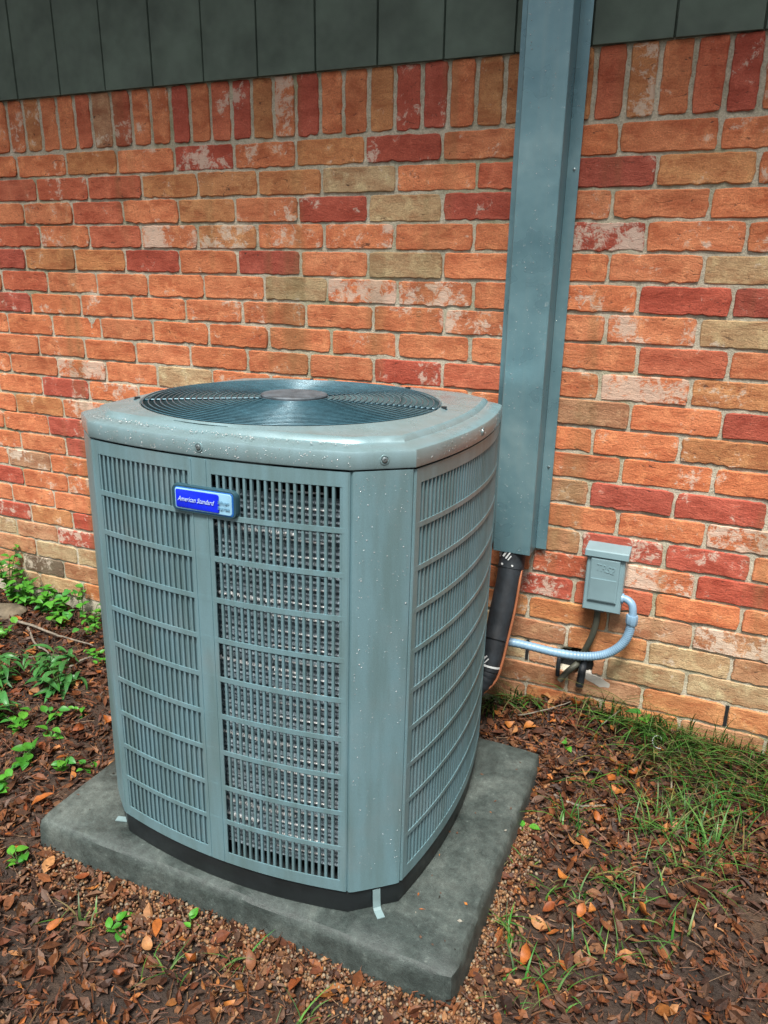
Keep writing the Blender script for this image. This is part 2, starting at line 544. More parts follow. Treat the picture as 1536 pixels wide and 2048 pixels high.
def row_joints(c):
    known = sorted(ROWS[c])
    out = list(known)
    x = known[0]
    while x > WX0:
        x -= L_B + RNG.uniform(-.004, .004)
        out.append(x)
    x = known[-1]
    while x < WX1:
        x += L_B + RNG.uniform(-.004, .004)
        out.append(x)
    for a, b in zip(known[:-1], known[1:]):
        n = int(round((b - a) / L_B))
        for k in range(1, n):
            out.append(a + (b - a) * k / n + RNG.uniform(-.004, .004))
    return sorted(out)

def tone_of(c, x0, x1):
    t, e = None, 0.0
    for k, lst in TONE.items():
        for (cc, x) in lst:
            if cc == c and x0 < x < x1:
                t = k
    for k, lst in EFF.items():
        for (cc, x) in lst:
            if cc == c and x0 < x < x1:
                e = k
    if t is None:
        u = RNG.random()
        if c >= 18:
            t = 'b' if u < .55 else ('T' if u < .75 else 'o')
        else:
            t = 'n' if u < .90 else ('o' if u < .97 else 'r')
    if e == 0.0:
        e = RNG.choice([0, 0.05, 0.12, 0.22, 0.32]) if -0.7 < x0 < 2.2 else RNG.choice([0, 0, .2, .5])
    col = CLAY[t]
    k = RNG.uniform(0.88, 1.10)
    g = RNG.uniform(-0.06, 0.06)
    return (col[0] * k, col[1] * k * (1 + g), col[2] * k * (1 + g * 2), e)

def brick_mesh(mb, w, h, seed, front=-0.006):
    """one uneven hand-moulded face, centred on the origin, facing -y"""
    r = random.Random(seed)
    nxx, nzz = (14, 5) if w > h else (5, 11)
    ph = r.uniform(0, 50)
    def jig(t, k, amp):
        return amp * (0.55 * noise.noise(Vector((t * 4.0 + ph, k * 7.3, 0))) + 0.9 * noise.noise(Vector((t * 13.0 + ph, k * 3.1, 5))))
    vs = []
    rag = r.uniform(0.0018, 0.0045)
    tilt = r.uniform(-.0012, .0012)
    for j in range(nzz + 1):
        for i in range(nxx + 1):
            u, v = i / nxx, j / nzz
            x = (u - .5) * w
            z = (v - .5) * h
            # ragged outline
            if j == 0: z += jig(u, 1, rag * 1.4)
            if j == nzz: z += jig(u, 2, rag * .7)
            if i == 0: x += jig(v, 3, rag * .9)
            if i == nxx: x += jig(v, 4, rag * .9)
            edge = (i in (0, nxx)) + (j in (0, nzz))
            if edge == 2:                       # worn corners
                x *= 1 - r.uniform(.001, .006) / (w / 2) * 1.6
                z *= 1 - r.uniform(.001, .005) / (h / 2) * 1.6
            y = front + tilt * u * 2 + 0.0022 * noise.noise(Vector((x * 26 + ph, z * 40, ph)))
            if edge:
                y += 0.0030
            elif i in (1, nxx - 1) or j in (1, nzz - 1):
                # inner loop pulled close to the rim so the arris is rounded
                pass
            vs.append([x, y, z])
    def vid(i, j): return j * (nxx + 1) + i
    # pull the second loop outward to make a narrow bevel
    for j in range(1, nzz):
        for i in (1, nxx - 1):
            e_ = vs[vid(0 if i == 1 else nxx, j)]
            vs[vid(i, j)][0] = e_[0] + (0.0026 if i == 1 else -0.0026)
    for i in range(1, nxx):
        for j in (1, nzz - 1):
            e_ = vs[vid(i, 0 if j == 1 else nzz)]
            vs[vid(i, j)][2] = e_[2] + (0.0024 if j == 1 else -0.0024)
    fs = [(vid(i, j), vid(i + 1, j), vid(i + 1, j + 1), vid(i, j + 1)) for j in range(nzz) for i in range(nxx)]
    rim = [vid(i, 0) for i in range(nxx)] + [vid(nxx, j) for j in range(nzz)] + [vid(i, nzz) for i in range(nxx, 0, -1)] + [vid(0, j) for j in range(nzz, 0, -1)]
    n0 = len(vs)
    for k in rim:
        vs.append([vs[k][0], 0.03, vs[k][2]])
    m = len(rim)
    for k in range(m):
        fs.append((rim[(k + 1) % m], rim[k], n0 + k, n0 + (k + 1) % m))
    return vs, fs

wall = empty('brick_wall', (0, 0, -1.62))
tag(wall, 'orange-red brick house wall with a soldier course on top, behind the condenser', 'brick wall')
WALL_LOC = Vector((0, 0, -1.62))
rest = MB()
rest.col = (1, 1, 1, 0)

def hidden(x, z):
    """behind the condenser or the sheet-metal cover, or far outside the picture"""
    zz = z
    left = -0.70 if zz < -0.6 else -0.62
    if x < left or x > 2.28:
        return True
    if x > 1.98 + (-zz) * 0.18:
        return True
    if zz < -0.80 and 0.05 < x < 1.30:
        return True
    return False

def add_brick(cx, cz, w, h, colr, name='brick'):
    seed = RNG.randrange(10 ** 6)
    vs, fs = brick_mesh(None, w, h, seed, front=-0.0058 + RNG.uniform(-.0014, .0014))
    if hidden(cx, cz):
        rest.col = colr
        rest.add([(v[0] + cx, v[1], v[2] + cz + 1.62) for v in vs], fs)
        return
    mb = MB()
    mb.col = colr
    mb.add(vs, fs)
    mb.build(name, MAT['brick'], wall, smooth=True, loc=(cx, 0, cz + 1.62), angle=24)

for c in range(1, 23):
    js = row_joints(c)
    cz = -(c - .5) * H_C
    for a, b in zip(js[:-1], js[1:]):
        colr = tone_of(c, a, b)
        g = RNG.uniform(.0055, .0095)
        hh = H_C - RNG.uniform(.0050, .0085)
        cxm = (a + b) / 2
        # the knocked-out brick where the cables leave the wall
        if c == 20 and 1.50 < cxm < 1.72:
            w = 0.080
            add_brick(1.511 + .006 + w / 2, cz, w, hh, colr)
            w2 = 0.028
            add_brick(1.727 - .006 - w2 / 2 + .001, cz, w2, hh * .95, colr)
            continue
        add_brick(cxm, cz + RNG.uniform(-.001, .001), b - a - g, hh, colr)
# soldier course
SJ = [.058, .121, .199, .268, .336, .405, .471, .539, .606, .67, .737, .804, .874, .94, 1.01, 1.081, 1.151, 1.22, 1.286, 1.355]
x = SJ[0]
while x > WX0:
    x -= .0678
    SJ.insert(0, x)
x = SJ[-1]
while x < WX1:
    x += .0672
    SJ.append(x)
SOLDIER_TONE = {.30: 'n', .37: 'n', .44: 'R', .50: 'n', .57: 'r', .64: 'R', .70: 'o', .77: 'n', .84: 'R', .91: 'n', .97: 'n', 1.04: 'o', 1.11: 'R', 1.18: 'R', 1.25: 'n', 1.32: 'o', 1.59: 'r', 1.66: 'o', 1.73: 'n', 1.80: 'r', 1.86: 'R', .16: 'b', .09: 'r', .23: 'r'}
for a, b in zip(SJ[:-1], SJ[1:]):
    cxm = (a + b) / 2
    t = None
    for kx, kt in SOLDIER_TONE.items():
        if a < kx < b:
            t = kt
    t = t or RNG.choice('nnnorR')
    k = RNG.uniform(.88, 1.08)
    colr = tuple(v * k for v in CLAY[t]) + (RNG.choice([0, .1, .3, .55]),)
    add_brick(cxm, 0.0775, b - a - RNG.uniform(.008, .012), .143, colr, 'soldier_brick')
o = rest.build('outlying_bricks', MAT['brick'], wall, smooth=True, angle=50)
o['kind'] = 'stuff'

# mortar bed
mm = MB()
mx = axis(WX0, -0.75, 2.35, WX1, 0.009, 0.4)
mz = [(-1.62 + 1.86 * i / 200) for i in range(201)]
def mortar_y(x, z):
    y = -0.0016 + 0.0014 * noise.noise(Vector((x * 38, z * 38, 2))) + 0.0011 * noise.noise(Vector((x * 110, z * 110, 9)))
    # ragged hole where the cables come out
    d = math.hypot((x - 1.648) / .052, (z + 1.337) / .036) + 0.25 * noise.noise(Vector((x * 60, z * 60, 4)))
    if d < 1:
        y += 0.16
    return y
mm.v = [(x, mortar_y(x, z), z + 1.62) for z in mz for x in mx]
n_ = len(mx)
mm.f = [(j * n_ + i, j * n_ + i + 1, (j + 1) * n_ + i + 1, (j + 1) * n_ + i) for j in range(200) for i in range(n_ - 1)]
mm.build('mortar', MAT['mortar'], wall, smooth=True)
b = MB()
b.box(1.580, 1.715, .024, .034, -1.388 + 1.62, -1.285 + 1.62)  # dark plate stands in for the shade deep in the hole
b.build('hole_back', MAT['dark_void'], wall)
# weep holes: dark blocks stand in for the shade in open head joints
for (wx, wz) in ((2.037, -1.402), (1.512, -1.331)):
    b = MB()
    b.box(wx - .0042, wx + .0042, -.0055, .004, wz + 1.62 - .030, wz + 1.62 + .030)
    b.build('weep_hole', MAT['dark_void'], wall)
# smears of mortar beside the hole
b = MB()
ring = []
for k in range(14):
    a = k / 14 * 2 * math.pi
    rr = 1 + .35 * noise.noise(Vector((math.cos(a) * 2, math.sin(a) * 2, 7)))
    ring.append((1.708 + .036 * rr * math.cos(a), -.0075, -1.379 + 1.62 + .0135 * rr * math.sin(a) - .25 * .036 * math.cos(a)))
b.loft([[(p[0], .01, p[2]) for p in ring], ring], cap=True)
b.build('filler_patch', MAT['white_filler'], wall)

# ------------------------------------------------------------------ siding and added overhang
sid = empty('wood_siding', (0, 0, 0.15))
tag(sid, 'dark sage green vertical plank siding above the brick wall', 'siding')
gx = 0.192 - 0.169 * 26
k = 0
while gx < 4.3:
    b = MB()
    x0, x1 = gx + .0008, gx + .169 - .0008
    n = 2
    zt = 1.20
    # plank with eased front edges
    rings = []
    off = RNG.uniform(-.0008, .0008)
    prof = [(x0, -.006), (x0 + .002, -.0150 + off), (x1 - .002, -.0150 + off), (x1, -.006), (x1, .0), (x0, .0)]
    b.loft([[(px, py, 0) for px, py in prof], [(px, py, zt) for px, py in prof]], cap=True)
    b.build('plank', MAT['siding_paint'], sid)
    gx += .169
b = MB()
b.box(-4.2, 4.36, -.0055, .02, 0.004, 1.2)
b.build('backing_sheet', MAT['siding_paint'], sid)

shade_root = empty('roof_eave', (0.9, 0, 1.30))  # unseen overhang, added and sized to shade the top of the wall
tag(shade_root, 'painted roof overhang above the green siding', 'roof')
b = MB(); b.box(-5.2, 3.6, -0.80, 0.02, 0.055, 0.075); b.build('soffit', MAT['roof_board'], shade_root)
b = MB(); b.box(-5.2, 3.6, -0.825, -0.801, 0.0, 0.17); b.build('fascia', MAT['roof_board'], shade_root)

# ------------------------------------------------------------------ concrete pad
UROT = (-0.0267, -0.0013, 0.0040)
UO = Vector((1.1275, -0.5781, -1.4286))
UM = Euler(UROT, 'XYZ').to_matrix()
def u2w(p):
    return UO + UM @ Vector(p)
pad = MB()
px0, px1, py0, py1 = -0.474, 0.490, -0.376, 0.345
def pad_ring(o, z, jit=0.0):
    pts = []
    N = 26
    cs = [(px0 + o, py0 + o), (px1 - o, py0 + o), (px1 - o, py1 - o), (px0 + o, py1 - o)]
    for s in range(4):
        a, b2 = cs[s], cs[(s + 1) % 4]
        for k in range(N):
            t = k / N
            x = a[0] + (b2[0] - a[0]) * t
            y = a[1] + (b2[1] - a[1]) * t
            # rounded, slightly chipped corners
            d = min(t, 1 - t) * N
            cxm, cym = (px0 + px1) / 2, (py0 + py1) / 2
            f = 0.008 * max(0, 1 - d / 1.2)
            dx, dy = cxm - x, cym - y
            ll = math.hypot(dx, dy)
            x += dx / ll * f
            y += dy / ll * f
            j = jit * noise.noise(Vector((x * 28, y * 28, z * 9)))
            pts.append((x + j, y + j, z + j * .5))
    return pts
pad.loft([pad_ring(-.006, -.13, .003), pad_ring(-.004, -.10, .003), pad_ring(-.001, -.022, .003), pad_ring(.002, -.006, .003), pad_ring(.009, 0.0, .0015), pad_ring(.05, 0.0, 0), pad_ring(.16, 0.0)], cap=True)
po = pad.build('concrete_pad', MAT['concrete'], smooth=True, angle=40)
pbase = u2w((0, 0, -.05))
po.location = pbase
po.rotation_euler = UROT
tag(po, 'weathered grey-green concrete pad under the condenser', 'concrete pad')

# ------------------------------------------------------------------ condenser unit
E_, D_, D2, SAG, HC = 0.2619, 0.3269, 0.3417, 0.0306, 0.8122
ac = empty('air_conditioner', u2w((0, 0, -.05)), UROT)
tag(ac, 'grey-teal metal air conditioner condenser with louvred sides and round fan guard', 'air conditioner')
UP = (0, 0, 0.05)

def side_pt(side, t, out=0.0, w=0.0):
    """point on the bowed face: side 0 front, 1 right, 2 back, 3 left; t -1..1 left to right seen from outside"""
    d = D_ if side in (0, 2) else D2
    bow = d + SAG * (1 - t * t) + out
    x, y = E_ * t, -bow
    for _ in range(side):
        x, y = -y, x
    return (x, y, w)

def outline(off, w, n=18):
    pts = []
    for s in range(4):
        for k in range(n + 1):
            t = -1 + 2 * k / n
            pts.append(side_pt(s, t, 0, w))
        a = Vector(side_pt(s, 1)); b2 = Vector(side_pt((s + 1) % 4, -1))
        for k in (1, 2):
            p = a.lerp(b2, k / 3)
            pts.append((p.x, p.y, w))
    # offset along normals
    m = len(pts)
    res = []
    for i in range(m):
        p0, p1 = Vector(pts[i - 1]), Vector(pts[(i + 1) % m])
        t = (p1 - p0).normalized()
        nrm = Vector((t.y, -t.x, 0))
        p = Vector(pts[i]) + nrm * off
        res.append((p.x, p.y, w))
    return res

# base pan
b = MB()
b.loft([outline(-.006, -.0495), outline(-.004, -.046), outline(-.004, -.004), outline(-.012, -.001)], cap=True)
b.build('base_pan', MAT['black_plastic'], ac, loc=UP, smooth=True, angle=40)

def strip(mb, side, t0, t1, w0, w1, out0, thick, n=None):
    n = n or max(1, int(abs(t1 - t0) * 16))
    for k in range(n):
        a = t0 + (t1 - t0) * k / n
        b2 = t0 + (t1 - t0) * (k + 1) / n
    rings = []
    for k in range(n + 1):
        t = t0 + (t1 - t0) * k / n
        i0, o0 = side_pt(side, t, out0 - thick), side_pt(side, t, out0)
        rings.append([(i0[0], i0[1], w0), (o0[0], o0[1], w0), (o0[0], o0[1], w1), (i0[0], i0[1], w1)])
    mb.loft(rings, cap=True)

ROW0, ROWP, NROW, BAR = 0.026, 0.0767, 10, 0.0092
SLOT_TOP = ROW0 + ROWP * NROW - BAR
def grille(side, name, halves, nslat, joined):
    f = MB()
    th = 0.0022
    tl, tr = -0.985, 0.985
    strip(f, side, tl, tr, 0.002, ROW0, 0, th)
    strip(f, side, tl, tr, SLOT_TOP, HC - .004, 0, th)
    for r_ in range(1, NROW):
        w1 = ROW0 + ROWP * r_
        strip(f, side, tl + .02, tr - .02, w1 - BAR, w1, 0.0004, th)
    cuts = [tl] + [c for h in halves for c in h] + [tr]
    for a, c in zip(cuts[0::2], cuts[1::2]):
        strip(f, side, a, c, 0.002, HC - .004, 0.0002, th)
    if len(halves) == 2:                        # slightly raised ribs along the middle strip
        for c in (halves[0][1] + .02, halves[1][0] - .045):
            strip(f, side, c, c + .012, 0.004, HC - .006, 0.0014, .002)
    # folded edges
    for a in (tl, tr):
        p = side_pt(side, a, 0); q = side_pt(side, a, -.014)
        s = .0012
        f.loft([[(p[0] - s, p[1] - s, 0.002), (p[0] + s, p[1] + s, 0.002), (q[0] + s, q[1] + s, .002), (q[0] - s, q[1] - s, .002)],
                [(p[0] - s, p[1] - s, HC - .004), (p[0] + s, p[1] + s, HC - .004), (q[0] + s, q[1] + s, HC - .004), (q[0] - s, q[1] - s, HC - .004)]], cap=True)
    fo = f.build(name, MAT['cabinet_paint'], ac, loc=UP)
    sl = MB()
    cache = {}
    for hi, (a, c) in enumerate(halves):
        leaning = (1 if hi == 0 else -1) if len(halves) == 2 else -1
        for k in range(nslat):
            p0 = (c - a) / nslat
            tc = a + p0 * (k + (0.0 if leaning > 0 else 1.0))     # ridge sits on the side the blade folds from
            wid = p0 * (0.37 if leaning < 0 and side == 0 else 0.40)
            r0, r1 = (tc, tc + wid) if leaning > 0 else (tc - wid, tc)
            m = sl if joined else MB()
            # rolled ridge flush with the face, then a blade folding inward
            mid_t = (r0 + r1) / 2
            prof = [side_pt(side, t, o) for (t, o) in ((r0, -.0058), (r0, -.0014), (mid_t - wid * .25, -.0006), (mid_t + wid * .25, -.0006), (r1, -.0014), (r1, -.0058))]
            m.loft([[(p[0], p[1], ROW0 - .003) for p in prof], [(p[0], p[1], SLOT_TOP + .003) for p in prof]], cap=True)
            if leaning > 0:
                tA, tB = r1 - wid * .2, r1 + p0 * .86
            else:
                tA, tB = r0 + wid * .3, (r0 - p0 * .06 if side == 0 else r0 - p0 * .80)
            dp = -.0105 if (leaning < 0 and side == 0) else -.0168
            prof = [side_pt(side, tA, -.0052), side_pt(side, tB, dp), side_pt(side, tB, dp - .0012), side_pt(side, tA, -.0054)]
            m.loft([[(p[0], p[1], ROW0 - .003) for p in prof], [(p[0], p[1], SLOT_TOP + .003) for p in prof]], cap=True)
            if not joined:
                m.build('louvre_slat', MAT['slat_paint'], fo)
    if joined:
        o2 = sl.build('louvre_slats', MAT['slat_paint'], fo)
        o2['kind'] = 'stuff'
    return fo
grille(0, 'front_grille', [(-.935, -.105), (.075, .945)], 18, False)
grille(1, 'side_grille', [(-.925, .935)], 38, False)
grille(2, 'rear_grille', [(-.935, -.105), (.105, .935)], 18, True)
grille(3, 'side_grille', [(-.935, .935)], 38, True)

# corner posts
for s in range(4):
    a = Vector(side_pt(s, 1.0)); c = Vector(side_pt((s + 1) % 4, -1.0))
    t = (c - a).normalized(); nrm = Vector((t.y, -t.x, 0))
    ta = Vector(side_pt(s, 1.0)) - Vector(side_pt(s, .93)); ta.normalize()
    tc = Vector(side_pt((s + 1) % 4, -.93)) - Vector(side_pt((s + 1) % 4, -1.0)); tc.normalize()
    path = [a - ta * .0 - nrm * .016 + t * .0, a + nrm * -.0035, a + t * .0025 + nrm * .0002, a + t * .010 + nrm * .0016, a.lerp(c, .35) + nrm * .0022, a.lerp(c, .65) + nrm * .0022,
            c - t * .010 + nrm * .0016, c - t * .0025 + nrm * .0002, c - nrm * .0035, c - nrm * .016]
    inner = [p - nrm * .0025 for p in reversed(path[1:-1])]
    prof = path + inner
    b = MB()
    b.loft([[(p.x, p.y, 0.001) for p in prof], [(p.x, p.y, HC - .003) for p in prof]], cap=True)
    b.build('corner_post', MAT['cabinet_paint'], ac, loc=UP, smooth=True, angle=35)

# heat-exchanger coil behind the grilles
b = MB()
b.col = None
NC = 15
rows_w = []
w = 0.035
while w < HC - .05:
    rows_w.append(w)
    w += 0.0036
rings = []
rr = random.Random(3)
for i, w in enumerate(rows_w):
    ph = (w / .0215) % 1.0
    dep = -0.009 - .010 * max(0.0, 1 - abs(ph - .5) * 2 / .42) - .0015 * math.cos(ph * 4 * math.pi)
    base = outline(dep - .012, w, n=34)
    rings.append([(p[0] + rr.uniform(-.0007, .0007), p[1] + rr.uniform(-.0007, .0007), p[2] + rr.uniform(-.0008, .0008)) for p in base])
b.loft(rings)
coil = b.build('coil', MAT['coil_fin'], ac, loc=UP)
# frayed pale fin edges showing between the louvres
for i, w in enumerate([0.735, 0.690, 0.565, 0.437, 0.285, 0.135, 0.102]):
    b = MB()
    pts = []
    t = -.06 if i else .08
    tend = (.62, .62, .55, .62, .55, .6, .3)[i]
    while t < tend:
        p = side_pt(0, t, -.0195 + rr.uniform(-.0015, .0015))
        pts.append((p[0], p[1], w + rr.uniform(-.0022, .0022)))
        t += .013
    if i == 0:
        pts = pts[:9]
    b.tube(pts, [rr.uniform(.0014, .0044) for _ in pts], n=5)
    b.build('frayed_fin', MAT['coil_strip'], coil)
# thin bright tube ends towards the corner
for k in range(26):
    w = .06 + k * .0282
    b = MB()
    pts = [(side_pt(0, t, -.0195)[0], side_pt(0, t, -.0195)[1], w + .0006 * math.sin(k * 3 + t * 9)) for t in (.44, .5, .56, .62, .68, .74, .8)]
    b.tube(pts, .0017, n=5)
    b.build('coil_tube', MAT['coil_strip'], coil)
b = MB()
b.loft([outline(-.062, .01), outline(-.062, HC - .02)], cap=True)  # near-black box added, its colour stands in for the shade inside
b.build('inner_shell', MAT['dark_void'], ac, loc=UP)

# lid
RX, RY, RR = -0.020, -0.012, 0.3005
lid = MB()
rim = [outline(.0020, HC + .000), outline(.0028, HC + .002), outline(.0028, HC + .0250), outline(.0012, HC + .0285), outline(-.0035, HC + .0305),
       outline(-.020, HC + .0340), outline(-.030, HC + .0352), outline(-.0345, HC + .0415), outline(-.040, HC + .0440)]
lid.loft([outline(-.002, HC + .000)] + rim)
base_ring = rim[-1]
circ = lambda r_, w: [(RX + r_ * math.cos(math.atan2(p[1] - RY, p[0] - RX)), RY + r_ * math.sin(math.atan2(p[1] - RY, p[0] - RX)), w) for p in base_ring]
# keep the flat from folding where the opening comes close to the rim
mid = []
for p, c in zip(base_ring, circ(RR + .010, 0)):
    rb = math.hypot(p[0] - RX, p[1] - RY)
    f = max(RR + .008, min(RR + .014, rb - .001))
    a = math.atan2(p[1] - RY, p[0] - RX)
    mid.append((RX + f * math.cos(a), RY + f * math.sin(a), HC + .0450))
lid.loft([base_ring, mid, circ(RR + .005, HC + .0482), circ(RR + .001, HC + .0480), circ(RR - .002, HC + .0440), circ(RR - .004, HC - .02)])
lido = lid.build('lid', MAT['lid_paint'], ac, loc=UP, smooth=True, angle=32)
# lid screws in round dimples
for (t, s, dt) in ((0.0, 0, 0), (0.5, 'c', 0), (0.02, 1, 0)):
    if s == 'c':
        a = Vector(side_pt(0, 1.0)); c = Vector(side_pt(1, -1.0))
        tt = (c - a).normalized(); nrm = Vector((tt.y, -tt.x, 0)); p = a.lerp(c, .50)
    else:
        p = Vector(side_pt(s, t)); nrm = Vector((0, -1, 0)) if s == 0 else Vector((1, 0, 0))
    q = nrm.to_track_quat('Z', 'Y').to_matrix()
    p = p + nrm * .0030 + Vector((0, 0, HC + .015))
    for nm, prof, mt in (('screw_dimple', [(.0082, -.0008), (.0078, .0010), (.0062, .0012), (.0055, .0001)], 'lid_paint'),
                         ('screw', [(.0046, .0), (.0046, .0022), (.0034, .0030), (.0016, .0031), (.0014, .0016)], 'screw_metal')):
        b = MB()
        rings = [[p + q @ Vector((r_ * math.cos(k * math.pi / 8), r_ * math.sin(k * math.pi / 8), h_)) for k in range(16)] for r_, h_ in prof]
        b.loft(rings, cap=True)
        b.build(nm, MAT[mt], lido, smooth=True, angle=40)

# fan guard: concentric wires on radial spokes with a plate in the middle
gw = HC + .0485
def dome(r_):
    return gw + .0045 * (1 - (r_ / RR) ** 2)
b = MB()
NR = 21
for k in range(NR):
    r_ = .070 + (RR - .004 - .070) * k / (NR - 1)
    N = 72
    rad = .0014
    rings = []
    for i in range(N):
        a = i / N * 2 * math.pi
        ring = []
        for m in range(5):
            aa = m / 5 * 2 * math.pi
            rr_ = r_ + rad * math.cos(aa)
            ring.append((RX + rr_ * math.cos(a), RY + rr_ * math.sin(a), dome(r_) + rad * math.sin(aa)))
        rings.append(ring)
    rings.append(rings[0])
    b.loft(rings)
guard = b.build('fan_guard', MAT['guard_wire'], ac, loc=UP, smooth=True)
guard['kind'] = 'stuff'
for k, ang in enumerate((211, 9, 63, 112)):
    a = R(ang)
    b = MB()
    pts = []
    for i in range(9):
        r_ = .04 + (RR + .016 - .04) * i / 8
        pts.append((RX + r_ * math.cos(a), RY + r_ * math.sin(a), dome(min(r_, RR)) - .0036))
    b.tube(pts, .0024, n=6)
    b.build('guard_spoke', MAT['guard_wire'], guard, smooth=True)
    c = MB()
    dx, dy = math.cos(a), math.sin(a)
    q = [(RX + (RR + o) * dx + s * dy * .005, RY + (RR + o) * dy - s * dx * .005) for o, s in ((.004, -.7), (.004, .7), (.014, .7), (.014, -.7))]
    c.loft([[(p[0], p[1], gw - .004) for p in q], [(p[0], p[1], gw + .0028) for p in q]], cap=True)
    c.build('guard_clip', MAT['black_plastic'], guard)
b = MB()
rings = [[(RX + r_ * math.cos(i / 40 * 2 * math.pi), RY + r_ * math.sin(i / 40 * 2 * math.pi), gw + h_) for i in range(40)] for r_, h_ in ((.066, .000), (.0675, .003), (.0675, .0085), (.0655, .0105), (.060, .0108), (.02, .0112))]
b.loft(rings, cap=True)
b.build('hub_plate', MAT['hub_cap'], ac, loc=UP, smooth=True, angle=30)
# fan below the guard
b = MB()
hub_r = .055
rings = [[(RX + r_ * math.cos(i / 24 * 2 * math.pi), RY + r_ * math.sin(i / 24 * 2 * math.pi), HC + h_) for i in range(24)] for r_, h_ in ((.05, -.09), (.055, -.06), (.055, -.02), (.03, -.012))]
b.loft(rings, cap=True)
fan = b.build('fan', MAT['fan_dark'], ac, loc=UP, smooth=True, angle=40)
for k in range(4):
    b = MB()
    rows = []
    for i in range(9):
        r_ = .05 + .235 * i / 8
        row = []
        for j in range(7):
            a = k * math.pi / 2 + .5 + (j / 6 - .5) * (1.05 + .2 * i / 8)
            row.append((RX + r_ * math.cos(a), RY + r_ * math.sin(a), HC - .075 + .065 * (j / 6) + .01 * math.sin(i)))
        rows.append(row)
    b.loft(rows + [[(p[0], p[1], p[2] - .003) for p in r2] for r2 in reversed(rows)], closed=False)
    b.build('blade', MAT['fan_dark'], fan, smooth=True)

# badge
by = -(D_ + SAG) - .0012
badge = MB()
def rrect(w, h, r_, n=6, skew=0.0):
    pts = []
    for cx, cz, a0 in ((w - r_, h - r_, 0), (-w + r_, h - r_, 90), (-w + r_, -h + r_, 180), (w - r_, -h + r_, 270)):
        for k in range(n + 1):
            a = R(a0 + 90 * k / n)
            pts.append((cx + r_ * math.cos(a), cz + r_ * math.sin(a)))
    return pts
def plate(mb, cx, cz, w, h, r_, y0, y1, bev):
    p0, p1, p2 = rrect(w, h, r_), rrect(w - bev * .3, h - bev * .3, r_), rrect(w - bev, h - bev, max(.0005, r_ - bev))
    def bulge(p, y):       # plate follows the curve of the cabinet face
        return (cx + p[0], y + .0022 * ((cx + p[0]) / .065) ** 2, cz + p[1])
    mb.loft([[bulge(p, y0) for p in p0], [bulge(p, (y0 + y1 * 2) / 3) for p in p1], [bulge(p, y1) for p in p2]], cap=True)
BC = (0.006, 0.7365)
plate(badge, BC[0], BC[1], .0655, .0245, .0125, by + .002, by - .0060, .002)
bo = badge.build('badge', MAT['badge_frame'], ac, loc=UP, smooth=True, angle=40)
for nm, mt, cx, w_, h_, r_, y0, y1 in (('badge_rim', 'badge_rim', 0.001, .0585, .0200, .006, -.0058, -.0064), ('badge_face', 'badge_silver', 0.000, .0565, .0182, .005, -.0063, -.0069),
                                 ('badge_panel', 'badge_blue', -.0110, .0435, .0158, .0035, -.0068, -.0074)):
    b = MB()
    plate(b, BC[0] + cx, BC[1], w_, h_, r_, by + y0, by + y1, .0004)
    b.build(nm, MAT[mt], bo, smooth=True, angle=40)

def text_mesh(name, body, size, shear, mat, parent, loc, rot, extrude=.0003, bold=0.0, spacing=1.0, width=None):
    cu = bpy.data.curves.new(name, 'FONT')
    cu.body = body
    cu.size = size
    cu.shear = shear
    cu.extrude = extrude
    cu.offset = bold
    cu.space_character = spacing
    cu.align_x = 'CENTER'
    cu.align_y = 'CENTER'
    cu.resolution_u = 3
    tmp = bpy.data.objects.new(name, cu)
    COL.objects.link(tmp)
    bpy.context.view_layer.update()
    me = bpy.data.meshes.new_from_object(tmp.evaluated_get(bpy.context.evaluated_depsgraph_get()))
    bpy.data.objects.remove(tmp)
    bpy.data.curves.remove(cu)
    me.name = name
    if width:
        xs_ = [v.co.x for v in me.vertices]
        s = width / (max(xs_) - min(xs_))
        for v in me.vertices:
            v.co.x *= s
    me.materials.clear()
    me.materials.append(mat)
    o = link(name, me, parent, loc)
    o.rotation_euler = rot
    return o
text_mesh('lettering', 'American Standard', .0115, .38, MAT['badge_white'], bo, (BC[0] - .0135, by - .0077, BC[1]), (R(90), 0, 0), width=.074)
text_mesh('lettering', 'Silver', .0085, .1, MAT['badge_grey_print'], bo, (BC[0] + .0415, by - .0071, BC[1] + .003), (R(90), 0, R(2)), width=.022)
text_mesh('lettering', 'Series', .0085, .1, MAT['badge_grey_print'], bo, (BC[0] + .0415, by - .0071, BC[1] - .0065), (R(90), 0, R(2)), width=.022)

# straps that tie the base pan to the pad
def strap(pts, wdir, wd, name):
    b = MB()
    wv = Vector(wdir).normalized() * wd / 2
    rings = []
    for i, p in enumerate(pts):
        p = Vector(p)
        t = (Vector(pts[min(i + 1, len(pts) - 1)]) - Vector(pts[max(i - 1, 0)])).normalized()
        nn = t.cross(wv).normalized() * .0009
        rings.append([p - wv - nn, p + wv - nn, p + wv + nn, p - wv + nn])
    b.loft(rings, cap=True)
    return b.build(name, MAT['pale_strap'], ac, loc=UP)
cm = (Vector(side_pt(0, 1)) * .45 + Vector(side_pt(1, -1)) * .55)
cn = Vector((1, -1, 0)).normalized()
strap([cm + cn * -.001 + Vector((0, 0, -.006)), cm + cn * .001 + Vector((0, 0, -.03)), cm + cn * .003 + Vector((0, 0, -.044)), cm + cn * .008 + Vector((0, 0, -.048)), cm + cn * .026 + Vector((0, 0, -.0485))], (1, 1, 0), .015, 'anchor_strap')
p = Vector((-.300, -.300, -.0485))
strap([p + Vector((.02, .006, 0)), p, p + Vector((-.012, -.004, .0006))], (.3, -1, 0), .014, 'anchor_strap')

